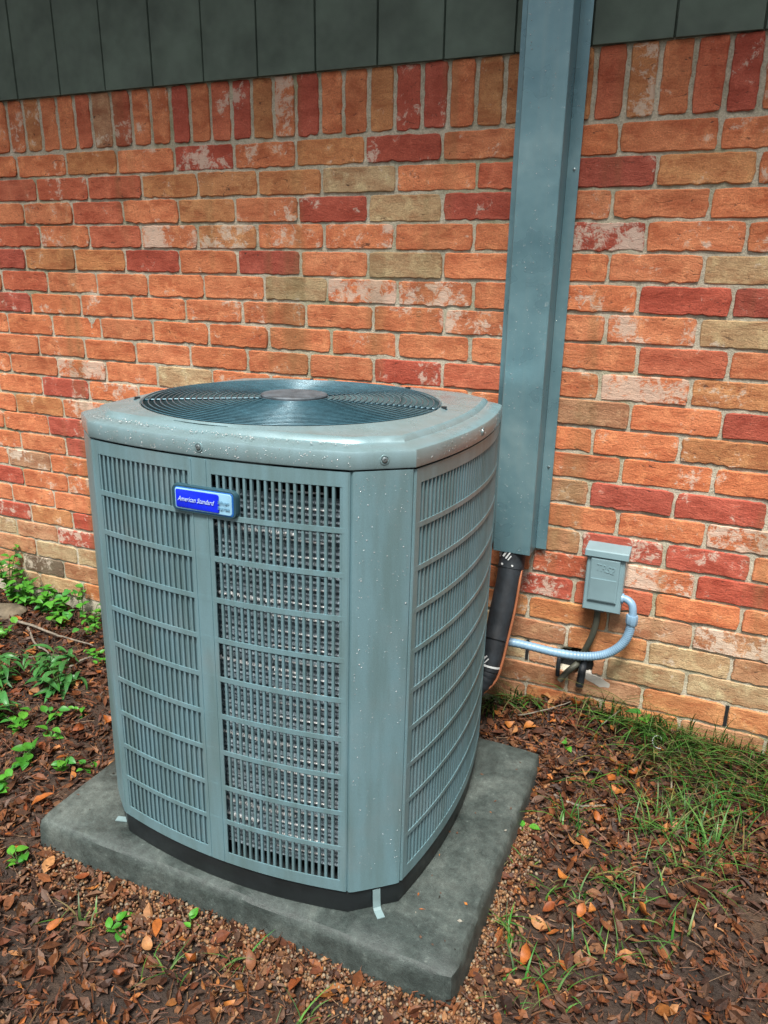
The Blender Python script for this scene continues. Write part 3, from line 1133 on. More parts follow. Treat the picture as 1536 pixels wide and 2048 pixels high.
# rain drops on painted metal
def drop(mb, pos, nrm, r_, sag=1.0):
    q = nrm.to_track_quat('Z', 'Y').to_matrix()
    vs, fs = [], []
    n = 7
    rings = []
    for ph, h_ in ((1.0, 0.0), (.93, .30), (.62, .58), (.2, .70)):
        rings.append([pos + q @ Vector((r_ * ph * math.cos(k / n * 2 * math.pi), r_ * ph * math.sin(k / n * 2 * math.pi), h_ * r_)) + Vector((0, 0, -.0)) for k in range(n)])
    mb.loft(rings, cap=True)
dr = random.Random(5)
b = MB()
a = Vector(side_pt(0, 1)); c = Vector(side_pt(1, -1)); tt = (c - a).normalized(); nrm = Vector((tt.y, -tt.x, 0))
for k in range(300):
    u = dr.uniform(.06, .94)
    p = a.lerp(c, u) + nrm * .0019 + Vector((0, 0, HC - .01 - (HC - .03) * dr.random() ** 1.3))
    drop(b, p, nrm, dr.uniform(.0004, .0009) if dr.random() < .9 else dr.uniform(.0009, .0015))
for k in range(150):
    t = dr.uniform(-.9, 1)
    p = Vector(side_pt(0, t, .0029, HC + dr.uniform(.003, .027)))
    drop(b, p, Vector((0, -1, 0)), dr.uniform(.0005, .0012))
for k in range(130):
    t = dr.uniform(-1, .98)
    p = Vector(side_pt(0, t, -dr.uniform(.004, .03), HC + .0362))
    drop(b, p, Vector((0, 0, 1)), dr.uniform(.0006, .0016))
for k in range(60):
    t = dr.uniform(-1, .6)
    p = Vector(side_pt(1, t, .0029, HC + dr.uniform(.003, .027)))
    drop(b, p, Vector((1, 0, 0)), dr.uniform(.0005, .0011))
o = b.build('rain_drops', MAT['water'], ac, loc=UP, smooth=True)
o['kind'] = 'stuff'

# ------------------------------------------------------------------ sheet-metal cover for the refrigerant lines
CX0, CX1, CY, CZ0, CZ1 = 1.4165, 1.5145, -0.088, -1.016, 1.25
ch = empty('line_set_cover', (0, 0, 0))
tag(ch, 'tall blue-grey sheet-metal duct cover screwed to the brick wall', 'duct cover')
b = MB()
T = .0012
prof = [(CX0, -.0180), (CX0, CY + .0015), (CX0 + .0015, CY), (CX1 - .0015, CY), (CX1, CY + .0015), (CX1, -.0185)]
inner = [(CX1 - T, -.0185), (CX1 - T, CY + T + .001), (CX0 + T, CY + T + .001), (CX0 + T, -.0180)]
pr = prof + inner
def chase_rings(pr):
    out = []
    for i in range(25):
        z = CZ0 + (CZ1 - CZ0) * i / 24
        f = 1 - abs(2 * i / 24 - 1)
        out.append([(x, y + .0010 * noise.noise(Vector((x * 9, 0, z * 5))), z) for x, y in pr])
    return out
b.loft(chase_rings(pr), cap=True)
b.build('channel', MAT['galvanised'], ch)
for nm, x0, x1 in (('flange', CX1 + .0004, 1.5425), ('flange', 1.388, CX0 - .0004)):
    b = MB()
    b.box(x0, x1, -.0190, -.0172, CZ0 - .002, CZ1)
    b.build(nm, MAT['galvanised'], ch)
for z in (-.096, -.793):
    b = MB()
    rings = [[(1.531 + r_ * math.cos(k / 10 * 2 * math.pi), -.0190 - h_, z + r_ * math.sin(k / 10 * 2 * math.pi)) for k in range(10)] for r_, h_ in ((.0034, .0), (.0034, .0008), (.0024, .0012), (.0024, .0028), (.0014, .0032))]
    b.loft(rings, cap=True)
    b.build('screw', MAT['screw_metal'], ch, smooth=True, angle=40)
b = MB()
for k in range(260):
    z = dr.uniform(CZ0, .3)
    if dr.random() < .8:
        drop(b, Vector((dr.uniform(CX0 + .003, CX1 - .003), CY - .0006, z)), Vector((0, -1, 0)), dr.uniform(.0005, .0013))
    else:
        drop(b, Vector((dr.uniform(CX1 + .002, 1.541), -.0193, z)), Vector((0, -1, 0)), dr.uniform(.0005, .0012))
o = b.build('rain_drops', MAT['water'], ch, smooth=True)
o['kind'] = 'stuff'

# ------------------------------------------------------------------ insulated refrigerant pipe
def spline(pts, n=8):
    P = [Vector(p) for p in pts]
    out = []
    for i in range(len(P) - 1):
        p0, p1, p2, p3 = P[max(i - 1, 0)], P[i], P[i + 1], P[min(i + 2, len(P) - 1)]
        for k in range(n):
            t = k / n
            out.append(0.5 * ((2 * p1) + (p2 - p0) * t + (2 * p0 - 5 * p1 + 4 * p2 - p3) * t * t + (3 * p1 - p0 - 3 * p2 + p3) * t ** 3))
    out.append(P[-1])
    return out
pipe = empty('insulated_pipe', (1.452, -.155, -1.29))
tag(pipe, 'black foam insulated pipe coming out of the duct cover behind the condenser', 'pipe')
PL = Vector((1.452, -.155, -1.29))
pp = spline([(1.462, -.046, -.98), (1.463, -.056, -1.04), (1.461, -.080, -1.11), (1.456, -.112, -1.19), (1.452, -.140, -1.25), (1.449, -.160, -1.30), (1.440, -.178, -1.345), (1.405, -.200, -1.385), (1.33, -.235, -1.40)], 10)
def sub(pts, a, b2):
    return [p - PL for p in pts[a:b2]]
def foam_r(base, pts, k):
    return [base * (1 + .05 * noise.noise(p * 22) ) for p in pts]
s1 = sub(pp, 0, 15); s2 = sub(pp, 13, 40); s3 = sub(pp, 39, 56); s4 = sub(pp, 54, 81)
for nm, s, r_ in (('wrapped_sleeve', s1, .0345), ('foam_sleeve', s2, .0325), ('foam_sleeve', s3, .0280), ('bare_elbow', s4, .0255)):
    b = MB()
    rad = foam_r(r_, s, 0)
    if nm == 'bare_elbow':
        rad = [r_ * (1 + .08 * (i % 3 == 0)) for i in range(len(s))]
    b.tube(s, rad, n=20)
    b.build(nm, MAT['black_foam'], pipe, smooth=True, angle=60)
def band(i0, i1, r_, mat, nm):
    b = MB()
    b.tube(sub(pp, i0, i1), r_, n=20)
    b.build(nm, MAT[mat], pipe, smooth=True, angle=60)
band(52, 54, .0292, 'white_print', 'label_band')
# worn white print on the foam
for (i0, ang, ln, wd) in ((8, 215, .018, .004), (9, 222, .016, .003), (8, 250, .024, .005), (9, 262, .020, .004), (10, 270, .014, .003), (13, 240, .004, .006), (13, 285, .004, .005), (50, 235, .020, .003), (49, 245, .018, .003), (50, 258, .016, .0025)):
    c = pp[i0] - PL
    t = (pp[i0 + 1] - pp[i0]).normalized()
    rr_ = (.0352 if i0 < 15 else .0287)
    a = R(ang)
    # radial direction facing outwards
    n1 = Vector((math.cos(a), math.sin(a), 0)); n1 = (n1 - t * n1.dot(t)).normalized()
    s_ = t.cross(n1)
    d_ = (t * .82 + s_ * .5).normalized(); e2 = d_.cross(n1)
    o_ = c + n1 * rr_
    b = MB()
    b.loft([[o_ - d_ * ln / 2 - e2 * wd / 2 - n1 * .002, o_ + d_ * ln / 2 - e2 * wd / 2 - n1 * .002, o_ + d_ * ln / 2 + e2 * wd / 2 - n1 * .002, o_ - d_ * ln / 2 + e2 * wd / 2 - n1 * .002],
            [o_ - d_ * ln / 2 - e2 * wd / 2 + n1 * .0008, o_ + d_ * ln / 2 - e2 * wd / 2 + n1 * .0008, o_ + d_ * ln / 2 + e2 * wd / 2 + n1 * .0008, o_ - d_ * ln / 2 + e2 * wd / 2 + n1 * .0008]], cap=True)
    b.build('print_mark', MAT['white_print'], pipe)
b = MB()
cp = spline([(1.492, -.060, -1.05), (1.494, -.090, -1.10), (1.492, -.115, -1.17), (1.486, -.142, -1.24), (1.480, -.163, -1.30), (1.468, -.178, -1.35), (1.43, -.21, -1.39)], 8)
b.tube(cp, .0036, n=8)
co_ = b.build('copper_line', MAT['copper'], None, smooth=True)
tag(co_, 'thin bare copper line running beside the black insulated pipe', 'copper tube')

# ------------------------------------------------------------------ disconnect box
BX0, BX1, BZ0, BZ1, BD = 1.655, 1.750, -1.150, -0.996, -0.056
bxr = empty('disconnect_box', (1.70, 0, BZ0))
tag(bxr, 'small grey-blue electrical disconnect box with overhanging cap on the brick', 'electrical box')
o0 = Vector((1.70, 0, BZ0))
def bl(x0, x1, y0, y1, z0, z1, bev, name, parent, mat='grey_enclosure', flare=0.0):
    b = MB()
    def ring(o, y, e=0):
        return [(x0 - 1.70 + o, y, z0 - BZ0 + o - e), (x1 - 1.70 - o, y, z0 - BZ0 + o - e), (x1 - 1.70 - o, y, z1 - BZ0 - o), (x0 - 1.70 + o, y, z1 - BZ0 - o)]
    b.loft([ring(0, y1), ring(0, y0 + bev), ring(bev, y0)], cap=True)
    return b.build(name, MAT[mat], parent)
body = bl(BX0, BX1, BD, -.004, BZ0, BZ1 + .006, .0025, 'body', bxr)
cap = MB()
x0, x1 = BX0 - 1.70 - .006, BX1 - 1.70 + .006
zt = BZ1 - BZ0
prof = [(-.004, zt + .016), (BD - .002, zt + .0125), (BD - .0055, zt + .010), (BD - .0070, zt - .004), (BD - .0055, zt - .005), (BD - .0005, zt - .004), (-.004, zt - .003)]
cap.loft([[(x0, y, z) for y, z in prof], [(x0 + .002, y - .001, z + .001) for y, z in prof], [(x1 - .002, y - .001, z + .001) for y, z in prof], [(x1, y, z) for y, z in prof]], cap=True)
cap.build('cap', MAT['grey_enclosure'], bxr)
dz0, dz1 = BZ0 + .028, BZ1 - .007
door = MB()
dx0, dx1 = BX0 - 1.70 + .010, BX1 - 1.70 - .012
y0 = BD - .0005
def dring(o, y):
    return [(dx0 + o, y, dz0 - BZ0 + o), (dx1 - o, y, dz0 - BZ0 + o), (dx1 - o, y, dz1 - BZ0 - o), (dx0 + o, y, dz1 - BZ0 - o)]
door.loft([dring(0, y0 + .001), dring(.001, y0 - .004), dring(.004, y0 - .0052)], cap=True)
dro = door.build('door', MAT['grey_enclosure'], bxr)
# panel added over the lower door half, tilted down so it renders darker
low = MB()
zm = (dz0 + dz1) / 2 - BZ0 + .004
low.loft([[(dx0 + .005, y0 - .0045, dz0 - BZ0 + .005), (dx1 - .005, y0 - .0045, dz0 - BZ0 + .005), (dx1 - .005, y0 - .0045, zm), (dx0 + .005, y0 - .0045, zm)],
          [(dx0 + .005, y0 - .0055, dz0 - BZ0 + .005), (dx1 - .005, y0 - .0055, dz0 - BZ0 + .005), (dx1 - .005, y0 - .0075, zm), (dx0 + .005, y0 - .0075, zm)]], cap=True)
low.build('lower_panel', MAT['grey_enclosure'], dro)
text_mesh('embossed_lettering', 'TRS2', .026, .15, MAT['grey_enclosure'], dro, ((dx0 + dx1) / 2 + .001, y0 - .0054, dz1 - BZ0 - .027), (R(90), R(8), 0), extrude=.0010, width=.046)
b = MB(); b.box(-.014, .010, BD - .001, BD + .004, -.0012, .0012); b.build('latch_slot', MAT['dark_void'], bxr)

# flexible conduit: elbow, collar, ribbed hose
cd = empty('flexible_conduit', (1.70, -.06, -1.285))
tag(cd, 'pale blue flexible conduit looping from the box towards the condenser', 'conduit')
CL = Vector((1.70, -.06, -1.285))
el = spline([(1.742, -.045, -1.108), (1.762, -.047, -1.108), (1.776, -.052, -1.117), (1.781, -.056, -1.135), (1.781, -.058, -1.150)], 6)
b = MB(); b.tube([p - CL for p in el], .0098, n=14); b.build('elbow', MAT['blue_conduit'], cd, smooth=True, angle=60)
b = MB(); b.tube([Vector((1.7485, -.0455, -1.108)) - CL, Vector((1.7545, -.0455, -1.108)) - CL], .0135, n=14); b.build('lock_nut', MAT['blue_conduit'], cd, smooth=True, angle=40)
b = MB(); b.tube([Vector(p) - CL for p in ((1.781, -.058, -1.143), (1.781, -.058, -1.146), (1.781, -.0585, -1.166), (1.780, -.0585, -1.169))], [.0135, .0150, .0150, .0135], n=8); b.build('collar', MAT['blue_conduit'], cd, smooth=True, angle=30)
hs = spline([(1.780, -.0585, -1.160), (1.779, -.059, -1.190), (1.769, -.060, -1.222), (1.745, -.062, -1.252), (1.712, -.064, -1.272), (1.665, -.066, -1.284), (1.60, -.070, -1.286), (1.53, -.078, -1.279), (1.462, -.095, -1.272), (1.40, -.150, -1.270), (1.37, -.235, -1.272)], 26)
b = MB()
rad = []
for i in range(len(hs)):
    rad.append(.0113 + (.0005 if i % 4 in (0, 1) else -.0002))
b.tube([p - CL for p in hs], rad, n=14)
b.build('ribbed_hose', MAT['blue_conduit'], cd, smooth=True, angle=80)

# cables leaving the box into the wall
def cable(name, pts, r_, mat, label, cat='cable'):
    b = MB()
    b.tube(spline(pts, 8), r_, n=9)
    o = b.build(name, MAT[mat], None, smooth=True, angle=60)
    tag(o, label, cat)
    return o
cable('power_cable', [(1.694, -.040, -1.130), (1.693, -.036, -1.165), (1.692, -.032, -1.200), (1.684, -.026, -1.245), (1.668, -.016, -1.295), (1.655, -.002, -1.325), (1.65, .03, -1.34)], .0085, 'grey_cable', 'dirty grey cable dropping from the box into the wall')
cable('cable_stub', [(1.655, .03, -1.345), (1.650, -.005, -1.345), (1.632, -.020, -1.362), (1.612, -.026, -1.392)], .0085, 'grey_cable', 'cut grey cable end poking diagonally from the wall hole')
cable('cable_stub', [(1.665, .03, -1.345), (1.668, -.006, -1.350), (1.668, -.018, -1.372), (1.666, -.020, -1.400)], .0105, 'black_foam', 'thick black sleeve hanging from the wall hole')
cable('cable_stub', [(1.607, .02, -1.325), (1.604, -.008, -1.330), (1.603, -.014, -1.36), (1.604, -.015, -1.385)], .006, 'black_foam', 'thin black cable end left of the wall hole')

# ------------------------------------------------------------------ fallen leaves, litter, gravel
lr = random.Random(21)
def in_pad(x, y, m=0.0):
    p = UM.transposed() @ (Vector((x, y, -1.48)) - UO)
    return px0 - m < p.x < px1 + m and py0 - m < p.y < py1 + m

def leaf_verts(r, L, W, curl, fold, lobes=0.0, n=6):
    """pointed leaf along +x, ribbed and curled"""
    vs, fs = [], []
    for i in range(n + 1):
        t = i / n
        wd = W * math.sin(math.pi * min(1, t ** .8)) ** .8 * (1 + lobes * math.sin(t * 19)) * .5
        x = L * (t - .5)
        z = curl * (4 * (t - .5) ** 2)
        vs += [(x, -wd, z + fold * wd), (x, 0, z), (x, wd, z + fold * wd * r.uniform(.6, 1.3))]
    for i in range(n):
        a = i * 3
        fs += [(a, a + 3, a + 4, a + 1), (a + 1, a + 4, a + 5, a + 2)]
    # stalk
    k = len(vs)
    vs += [(-L * .5, -.0006, curl), (-L * .5, .0006, curl), (-L * .72, 0, curl * 1.1)]
    fs.append((k, k + 1, k + 2))
    return vs, fs

ORANGE = [(0.31, 0.092, 0.017), (0.35, 0.128, 0.027), (0.20, 0.052, 0.014), (0.16, 0.062, 0.026), (0.36, 0.17, 0.065)]
BROWN = [(0.090, 0.026, 0.009), (0.120, 0.040, 0.013), (0.055, 0.018, 0.007), (0.165, 0.058, 0.019), (0.034, 0.015, 0.009), (0.078, 0.036, 0.019), (0.15, 0.068, 0.030), (0.10, 0.055, 0.035)]

leaf_meshes = []
for k in range(12):
    m = MB()
    m.col = (*ORANGE[k % 5], 1)
    L = lr.uniform(.028, .050)
    vs, fs = leaf_verts(lr, L, L * lr.uniform(.42, .6), lr.uniform(.002, .016) * lr.choice((1, 1, -.6)), lr.uniform(.1, .9), lr.choice((0, 0, .12)))
    m.add(vs, fs)
    o = m.build('fallen_leaf', MAT['dead_leaf'], smooth=True)
    leaf_meshes.append(o.data)
    bpy.data.objects.remove(o)
LEAF_R = [(1.57, -.05), (1.6, -.045), (1.67, -.05), (1.5, -.13), (1.53, -.16), (1.56, -.14), (1.64, -.14), (1.665, -.26), (1.66, -.29), (1.78, -.19), (1.79, -.24), (1.79, -.28), (1.81, -.28), (1.84, -.21),
 (1.73, -.25), (1.58, -.02), (1.86, -.31), (1.88, -.29), (1.74, -.48), (1.73, -.68), (1.72, -.72), (1.79, -.66), (1.81, -.65), (1.77, -.05), (1.74, -.08), (1.93, -.23), (1.88, -.13), (1.74, -.59), (1.84, -.68), (1.72, -.81), (1.82, -.77),
 (1.69, -.08), (1.61, -.10), (1.70, -.17), (1.83, -.45), (1.92, -.40), (1.95, -.55), (1.78, -.40), (2.0, -.3), (1.90, -.62)]
LEAF_L = [(-.28, -.18), (-.23, -.18), (.03, -.18), (-.12, -.13), (.21, -.3), (.06, -.49), (.36, -.57), (.4, -.71), (.43, -.61), (.49, -.72), (.57, -.77), (.58, -.70), (.2, -.49), (.01, -.23), (.56, -.86), (.73, -1.0), (.82, -1.0),
 (.92, -1.02), (1.05, -1.04), (1.06, -1.08), (1.16, -1.07), (1.25, -1.02), (1.35, -1.03), (1.45, -1.03), (.63, -1.0), (.86, -1.11), (1.06, -1.15), (1.26, -1.11), (.3, -.42), (.15, -.35), (.48, -.55), (.1, -.6), (.32, -.85), (.45, -.95), (-.05, -.35), (.6, -.62)]
LOOK = ['rust orange', 'golden orange', 'dark rust', 'dull brown', 'pale tan']
def zone(x, y):
    if x > 1.40:
        if y > -.10: return 'on the mulch mound at the foot of the wall'
        if y > -.20: return 'on the mulch behind the rear corner of the pad'
        if y > -.35: return 'beside the short grass right of the pad\'s rear corner' if x > 1.76 else 'just right of the pad\'s rear corner'
        if y > -.63: return 'halfway along the right edge of the pad'
        return 'right of the pad\'s front corner'
    if y > -.25: return 'near the long grey twig by the left wall'
    if y > -.52: return 'among the arching weeds left of the condenser'
    if y > -.80: return 'beside the left edge of the pad'
    if y > -1.0: return 'off the front left corner of the pad'
    return 'in front of the pad near its left corner' if x < 1.0 else 'in the gravel in front of the pad'
used_leaf = {}
def put_leaf(x, y):
    k = lr.randrange(12)
    key = (LOOK[k % 5], zone(x, y))
    curl = 'curled' if used_leaf.get(key, 0) % 2 else 'flat'
    o = link('fallen_leaf', leaf_meshes[k])
    o.location = (x, y, gz(x, y) + lr.uniform(.010, .020))
    o.rotation_euler = (lr.gauss(0, .35), lr.gauss(0, .35), lr.uniform(0, 6.28))
    s = lr.uniform(.75, 1.2)
    o.scale = (s, s, s * (1.9 if curl == 'curled' else .7))
    used_leaf[key] = used_leaf.get(key, 0) + 1
    if used_leaf[key] > 2:
        o.scale = tuple(v * .6 for v in o.scale)
    small = 'small ' if used_leaf[key] > 2 else ''
    tag(o, '%s%s %s fallen leaf %s' % (small, curl, key[0], key[1]), 'leaf', 'fallen leaves ' + key[1])
for x, y in LEAF_R + LEAF_L:
    if not in_pad(x, y, .012):
        put_leaf(x, y)
o = link('fallen_leaf', leaf_meshes[0])
q = u2w((.362, -.02, -.046)); o.location = q; o.rotation_euler = (.1, .3, 1.3); o.scale = (.75, .6, .7)
tag(o, 'brown leaf wedged on the pad against the right side of the condenser', 'leaf')

# shredded mulch, leaf crumbs and needles
lit = MB()
def dens(x, y):
    if in_pad(x, y, -.004):
        return 0
    d = 1.0
    if 1.45 < x < 2.2 and y > -.45:
        d = 2.4
    return d
count = 0
while count < 40000:
    x = lr.uniform(-1.25, 2.6); y = lr.uniform(-1.6, -.012)
    if lr.random() * 2.4 > dens(x, y):
        continue
    count += 1
    col = lr.choice(BROWN)
    k = lr.uniform(.5, 1.15)
    if lr.random() < (.24 if x > 1.45 and y > -.35 else .12):
        col = lr.choice(ORANGE); k *= .8
    lit.col = (col[0] * k, col[1] * k, col[2] * k, 1)
    L = lr.choice((lr.uniform(.005, .013), lr.uniform(.006, .018), lr.uniform(.010, .026), lr.uniform(.020, .042)))
    vs, fs = leaf_verts(lr, L, L * lr.uniform(.22, .6), lr.uniform(-.004, .008), lr.uniform(0, 1.3), lr.choice((0, .25, .6)), n=3)
    M = Matrix.Translation((x, y, gz(x, y) + lr.uniform(.001, .016))) @ Euler((lr.gauss(0, .5), lr.gauss(0, .45), lr.uniform(0, 6.28))).to_matrix().to_4x4()
    lit.add([M @ Vector(v) for v in vs], fs)
count = 0
while count < 9000:
    x = lr.uniform(-1.25, 2.6); y = lr.uniform(-1.6, -.012)
    if lr.random() * 2.4 > dens(x, y):
        continue
    count += 1
    col = lr.choice(BROWN + [(.16, .095, .05)])
    k = lr.uniform(.6, 1.3)
    lit.col = (col[0] * k, col[1] * k, col[2] * k, 1)
    L = lr.uniform(.015, .055); w = lr.uniform(.0005, .0014)
    a = lr.uniform(0, 6.28); bend = lr.uniform(-.3, .3)
    z0 = gz(x, y) + lr.uniform(.002, .016); sl = lr.gauss(0, .15)
    pts = []
    for i in range(4):
        t = i / 3 - .5
        aa = a + bend * t
        pts.append((Vector((x + math.cos(aa) * L * t, y + math.sin(aa) * L * t, z0 + sl * L * t)), Vector((-math.sin(aa), math.cos(aa), .3)) * w))
    vs = [p + s for p, s in pts] + [p - s for p, s in pts] + [p + Vector((0, 0, w)) for p, s in pts]
    lit.add(vs, [f for i in range(3) for f in ((i, i + 1, 8 + i + 1, 8 + i), (8 + i, 8 + i + 1, 4 + i + 1, 4 + i))])
# crumbs blown onto the pad
for k in range(150):
    u, v = lr.uniform(px0 + .01, px1 - .01), lr.uniform(py0 + .01, py1 - .01)
    if abs(u) < .36 and abs(v) < .36 and abs(u) + abs(v) < .66:
        continue
    p = u2w((u, v, -.0485))
    col = lr.choice(BROWN + ORANGE[:2] + [(.25, .24, .20), (.02, .02, .015)])
    lit.col = (*col, 1)
    L = lr.uniform(.003, .011)
    vs, fs = leaf_verts(lr, L, L * lr.uniform(.3, .8), lr.uniform(0, .001), lr.uniform(0, .5), n=2)
    M = Matrix.Translation(p) @ Euler((lr.gauss(0, .1), lr.gauss(0, .1), lr.uniform(0, 6.28))).to_matrix().to_4x4()
    lit.add([M @ Vector(v_) for v_ in vs], fs)
stuff(lit.build('leaf_litter', MAT['litter']), 'brown shredded mulch, leaf crumbs and pine needles over the soil', 'leaf litter')

# pea gravel along the pad
gv = MB()
PEB = [(.17, .075, .030), (.21, .105, .045), (.13, .055, .025), (.25, .15, .075), (.10, .052, .03), (.20, .155, .105)]
ico = bmesh.new(); bmesh.ops.create_icosphere(ico, subdivisions=1, radius=1)
IV = [v.co.copy() for v in ico.verts]; IF = [tuple(v.index for v in f.verts) for f in ico.faces]; ico.free()
count = 0
while count < 4200:
    if lr.random() < .68:
        u = lr.uniform(-.45, .56); v = py0 - abs(lr.gauss(0, .055)) - .004
    else:
        v = lr.uniform(-.45, .16); u = px1 + abs(lr.gauss(0, .030)) + .003
    p = u2w((u, v, -.1))
    if in_pad(p.x, p.y, -.002):
        continue
    count += 1
    r_ = lr.uniform(.0024, .0056)
    c_ = lr.choice(PEB); k = lr.uniform(.75, 1.2)
    gv.col = (c_[0] * k, c_[1] * k, c_[2] * k, 1)
    M = Matrix.Translation((p.x, p.y, gz(p.x, p.y) + lr.uniform(.000, .012))) @ Euler((lr.random() * 6, lr.random() * 6, lr.random() * 6)).to_matrix().to_4x4()
    sc = Vector((r_, r_ * lr.uniform(.65, 1), r_ * lr.uniform(.5, .9)))
    gv.add([M @ Vector((q.x * sc.x, q.y * sc.y, q.z * sc.z)) for q in IV], IF)
stuff(gv.build('gravel', MAT['pebble'], smooth=True), 'orange-brown pea gravel along the edge of the concrete pad', 'gravel')

# ------------------------------------------------------------------ grass
gr = MB()
GREEN = [(.045, .135, .022), (.060, .175, .030), (.038, .105, .020), (.085, .22, .045), (.12, .20, .06), (.20, .17, .07)]
def blade(x, y, h, lean, az, w, col):
    gr.col = (*col, 1)
    z0 = gz(x, y) - .003
    dx, dy = math.cos(az), math.sin(az)
    L, Rr = [], []
    n = 5
    for i in range(n + 1):
        t = i / n
        out = lean * h * t * t
        up = h * (t - .30 * lean * t * t * t)
        c = Vector((x + dx * out, y + dy * out, z0 + up))
        ww = w * (1 - t) ** .7
        s = Vector((-dy, dx, 0)) * ww
        L.append(c + s); Rr.append(c - s)
    vs = L + Rr
    gr.add(vs, [(i, i + 1, n + 1 + i + 1, n + 1 + i) for i in range(n)])
TUFTS = [(1.50, -.03, 75, .045, .11), (1.44, -.04, 60, .05, .10), (1.55, -.03, 25, .03, .08), (1.72, -.03, 60, .05, .13), (1.78, -.035, 120, .05, .13), (1.84, -.05, 120, .05, .13), (1.90, -.05, 120, .05, .13), (1.96, -.06, 110, .05, .13),
 (1.90, -.13, 90, .05, .10), (1.97, -.14, 100, .05, .10), (2.03, -.05, 120, .06, .13), (2.10, -.07, 120, .06, .13), (2.03, -.18, 90, .05, .10), (2.12, -.18, 80, .05, .1), (1.71, -.41, 22, .02, .08), (1.745, -.44, 18, .015, .08), (1.89, -.32, 60, .05, .08), (1.98, -.25, 90, .06, .09), (2.05, -.30, 70, .05, .08),
 (1.75, -.28, 14, .02, .07), (1.64, -.57, 16, .02, .05), (1.68, -.77, 22, .02, .07), (1.65, -.73, 16, .015, .06), (1.83, -.52, 28, .04, .06), (1.90, -.45, 30, .05, .06), (1.78, -.62, 20, .03, .05), (1.87, -.72, 20, .04, .06), (2.0, -.45, 40, .06, .07), (1.76, -.85, 24, .04, .06),
 (1.22, -1.03, 18, .02, .05), (1.12, -1.10, 20, .03, .05), (.90, -1.08, 16, .03, .05), (1.40, -1.08, 16, .03, .05), (1.83, -.20, 40, .06, .08), (1.93, -.35, 60, .06, .08), (2.02, -.38, 70, .07, .09), (1.86, -.58, 30, .05, .06), (1.95, -.62, 40, .06, .06), (1.72, -.62, 18, .03, .05), (1.80, -.78, 26, .05, .05), (1.70, -.90, 24, .05, .05), (2.2, -.1, 120, .08, .13), (2.3, -.25, 120, .08, .12)]
for (x, y, n, sp, h) in TUFTS:
    for k in range(int(n * (.5 if 1.6 < x < 1.8 and y > -.2 else .7))):
        bx_, by_ = x + lr.gauss(0, sp * .7), min(-.008, y + lr.gauss(0, sp * .55))
        if in_pad(bx_, by_, .006):
            continue
        blade(bx_, by_, h * lr.uniform(.35, 1.25), lr.uniform(.3, 1.6), lr.uniform(0, 6.28) if y < -.2 else lr.uniform(3.3, 6.1), lr.uniform(.0012, .0032), tuple(c * lr.uniform(.8, 1.25) for c in lr.choice(GREEN)))
stuff(gr.build('grass', MAT['grass_blade'], smooth=True), 'dark green grass tufts growing at the foot of the wall', 'grass')

# ------------------------------------------------------------------ weeds
def weed_leaf(L, W, arch, col):
    m = MB()
    m.col = (*col, 1)
    vs, fs = [], []
    n = 6
    for i in range(n + 1):
        t = i / n
        wd = W * .5 * math.sin(math.pi * t ** .75) ** .85
        x = L * t
        z = arch * L * (t - 1.5 * t * t)
        vs += [(x, -wd, z + .22 * wd), (x, -wd * .5, z + .05 * wd), (x, 0, z - .05 * wd), (x, wd * .5, z + .05 * wd), (x, wd, z + .22 * wd)]
    for i in range(n):
        for j in range(4):
            a = i * 5 + j
            fs.append((a, a + 5, a + 6, a + 1))
    m.add(vs, fs)
    o = m.build('leaf', MAT['green_leaf'], smooth=True)
    me = o.data
    bpy.data.objects.remove(o)
    return me
BRIGHT = [(.060, .25, .022), (.075, .29, .030), (.045, .20, .020), (.05, .23, .04), (.09, .30, .03)]
ROUND = [weed_leaf(.038, .025, .25, c) for c in BRIGHT]
LONG = [weed_leaf(.070, .018, .5, c) for c in [(.04, .17, .03), (.05, .20, .05), (.035, .14, .035)]]
def weed(name, x, y, h, nst, nlf, pool, label, cat, spread=.05, size=1.0, group=None):
    z0 = gz(x, y)
    root = empty(name, (x, y, z0))
    tag(root, label, cat, group)
    st = MB()
    leaves = []
    for s in range(nst):
        az = lr.uniform(0, 6.28)
        sp = spread * lr.uniform(.3, 1.1)
        hh = h * lr.uniform(.55, 1.1)
        pts = [Vector((0, 0, -.004)), Vector((math.cos(az) * sp * .35, math.sin(az) * sp * .35, hh * .55)), Vector((math.cos(az) * sp, math.sin(az) * sp, hh))]
        pts = spline(pts, 4)
        if y + pts[-1].y > -.012:
            for p in pts:
                p.y = min(p.y, -.014 - y)
        st.col = (.07, .16, .035, 1)
        st.tube(pts, [.0014 * (1 - .5 * i / len(pts)) for i in range(len(pts))], n=5)
        for k in range(nlf):
            t = (k + .6) / nlf
            p = pts[min(len(pts) - 1, int(t * (len(pts) - 1) + .5))]
            a2 = az + (k % 2) * math.pi + lr.uniform(-.9, .9) + math.pi / 2
            leaves.append((p, a2, lr.uniform(-.5, .25), lr.uniform(.65, 1.2) * size))
    st.build('stem', MAT['green_leaf'], root, smooth=True)
    for p, a2, el_, s in leaves:
        o = link('leaf', lr.choice(pool), root, p)
        if y + p.y + math.sin(a2) * .032 * s > -.012:
            a2 = -abs(a2 % math.pi) if math.sin(a2) > 0 else a2
        o.rotation_euler = (lr.gauss(0, .3), el_, a2)
        o.scale = (s, s, s)
weed('leafy_weed', -.46, -.055, .20, 9, 8, ROUND, 'tallest bright green weed against the bricks at the far left', 'weed', .06, .95)
weed('leafy_weed', -.37, -.075, .12, 9, 6, ROUND, 'bright green weed just right of the tall one by the wall', 'weed', .06, 1.0)
weed('leafy_weed', -.28, -.075, .10, 10, 5, ROUND, 'bushy bright green weed in the middle of the row along the wall', 'weed', .06, 1.0)
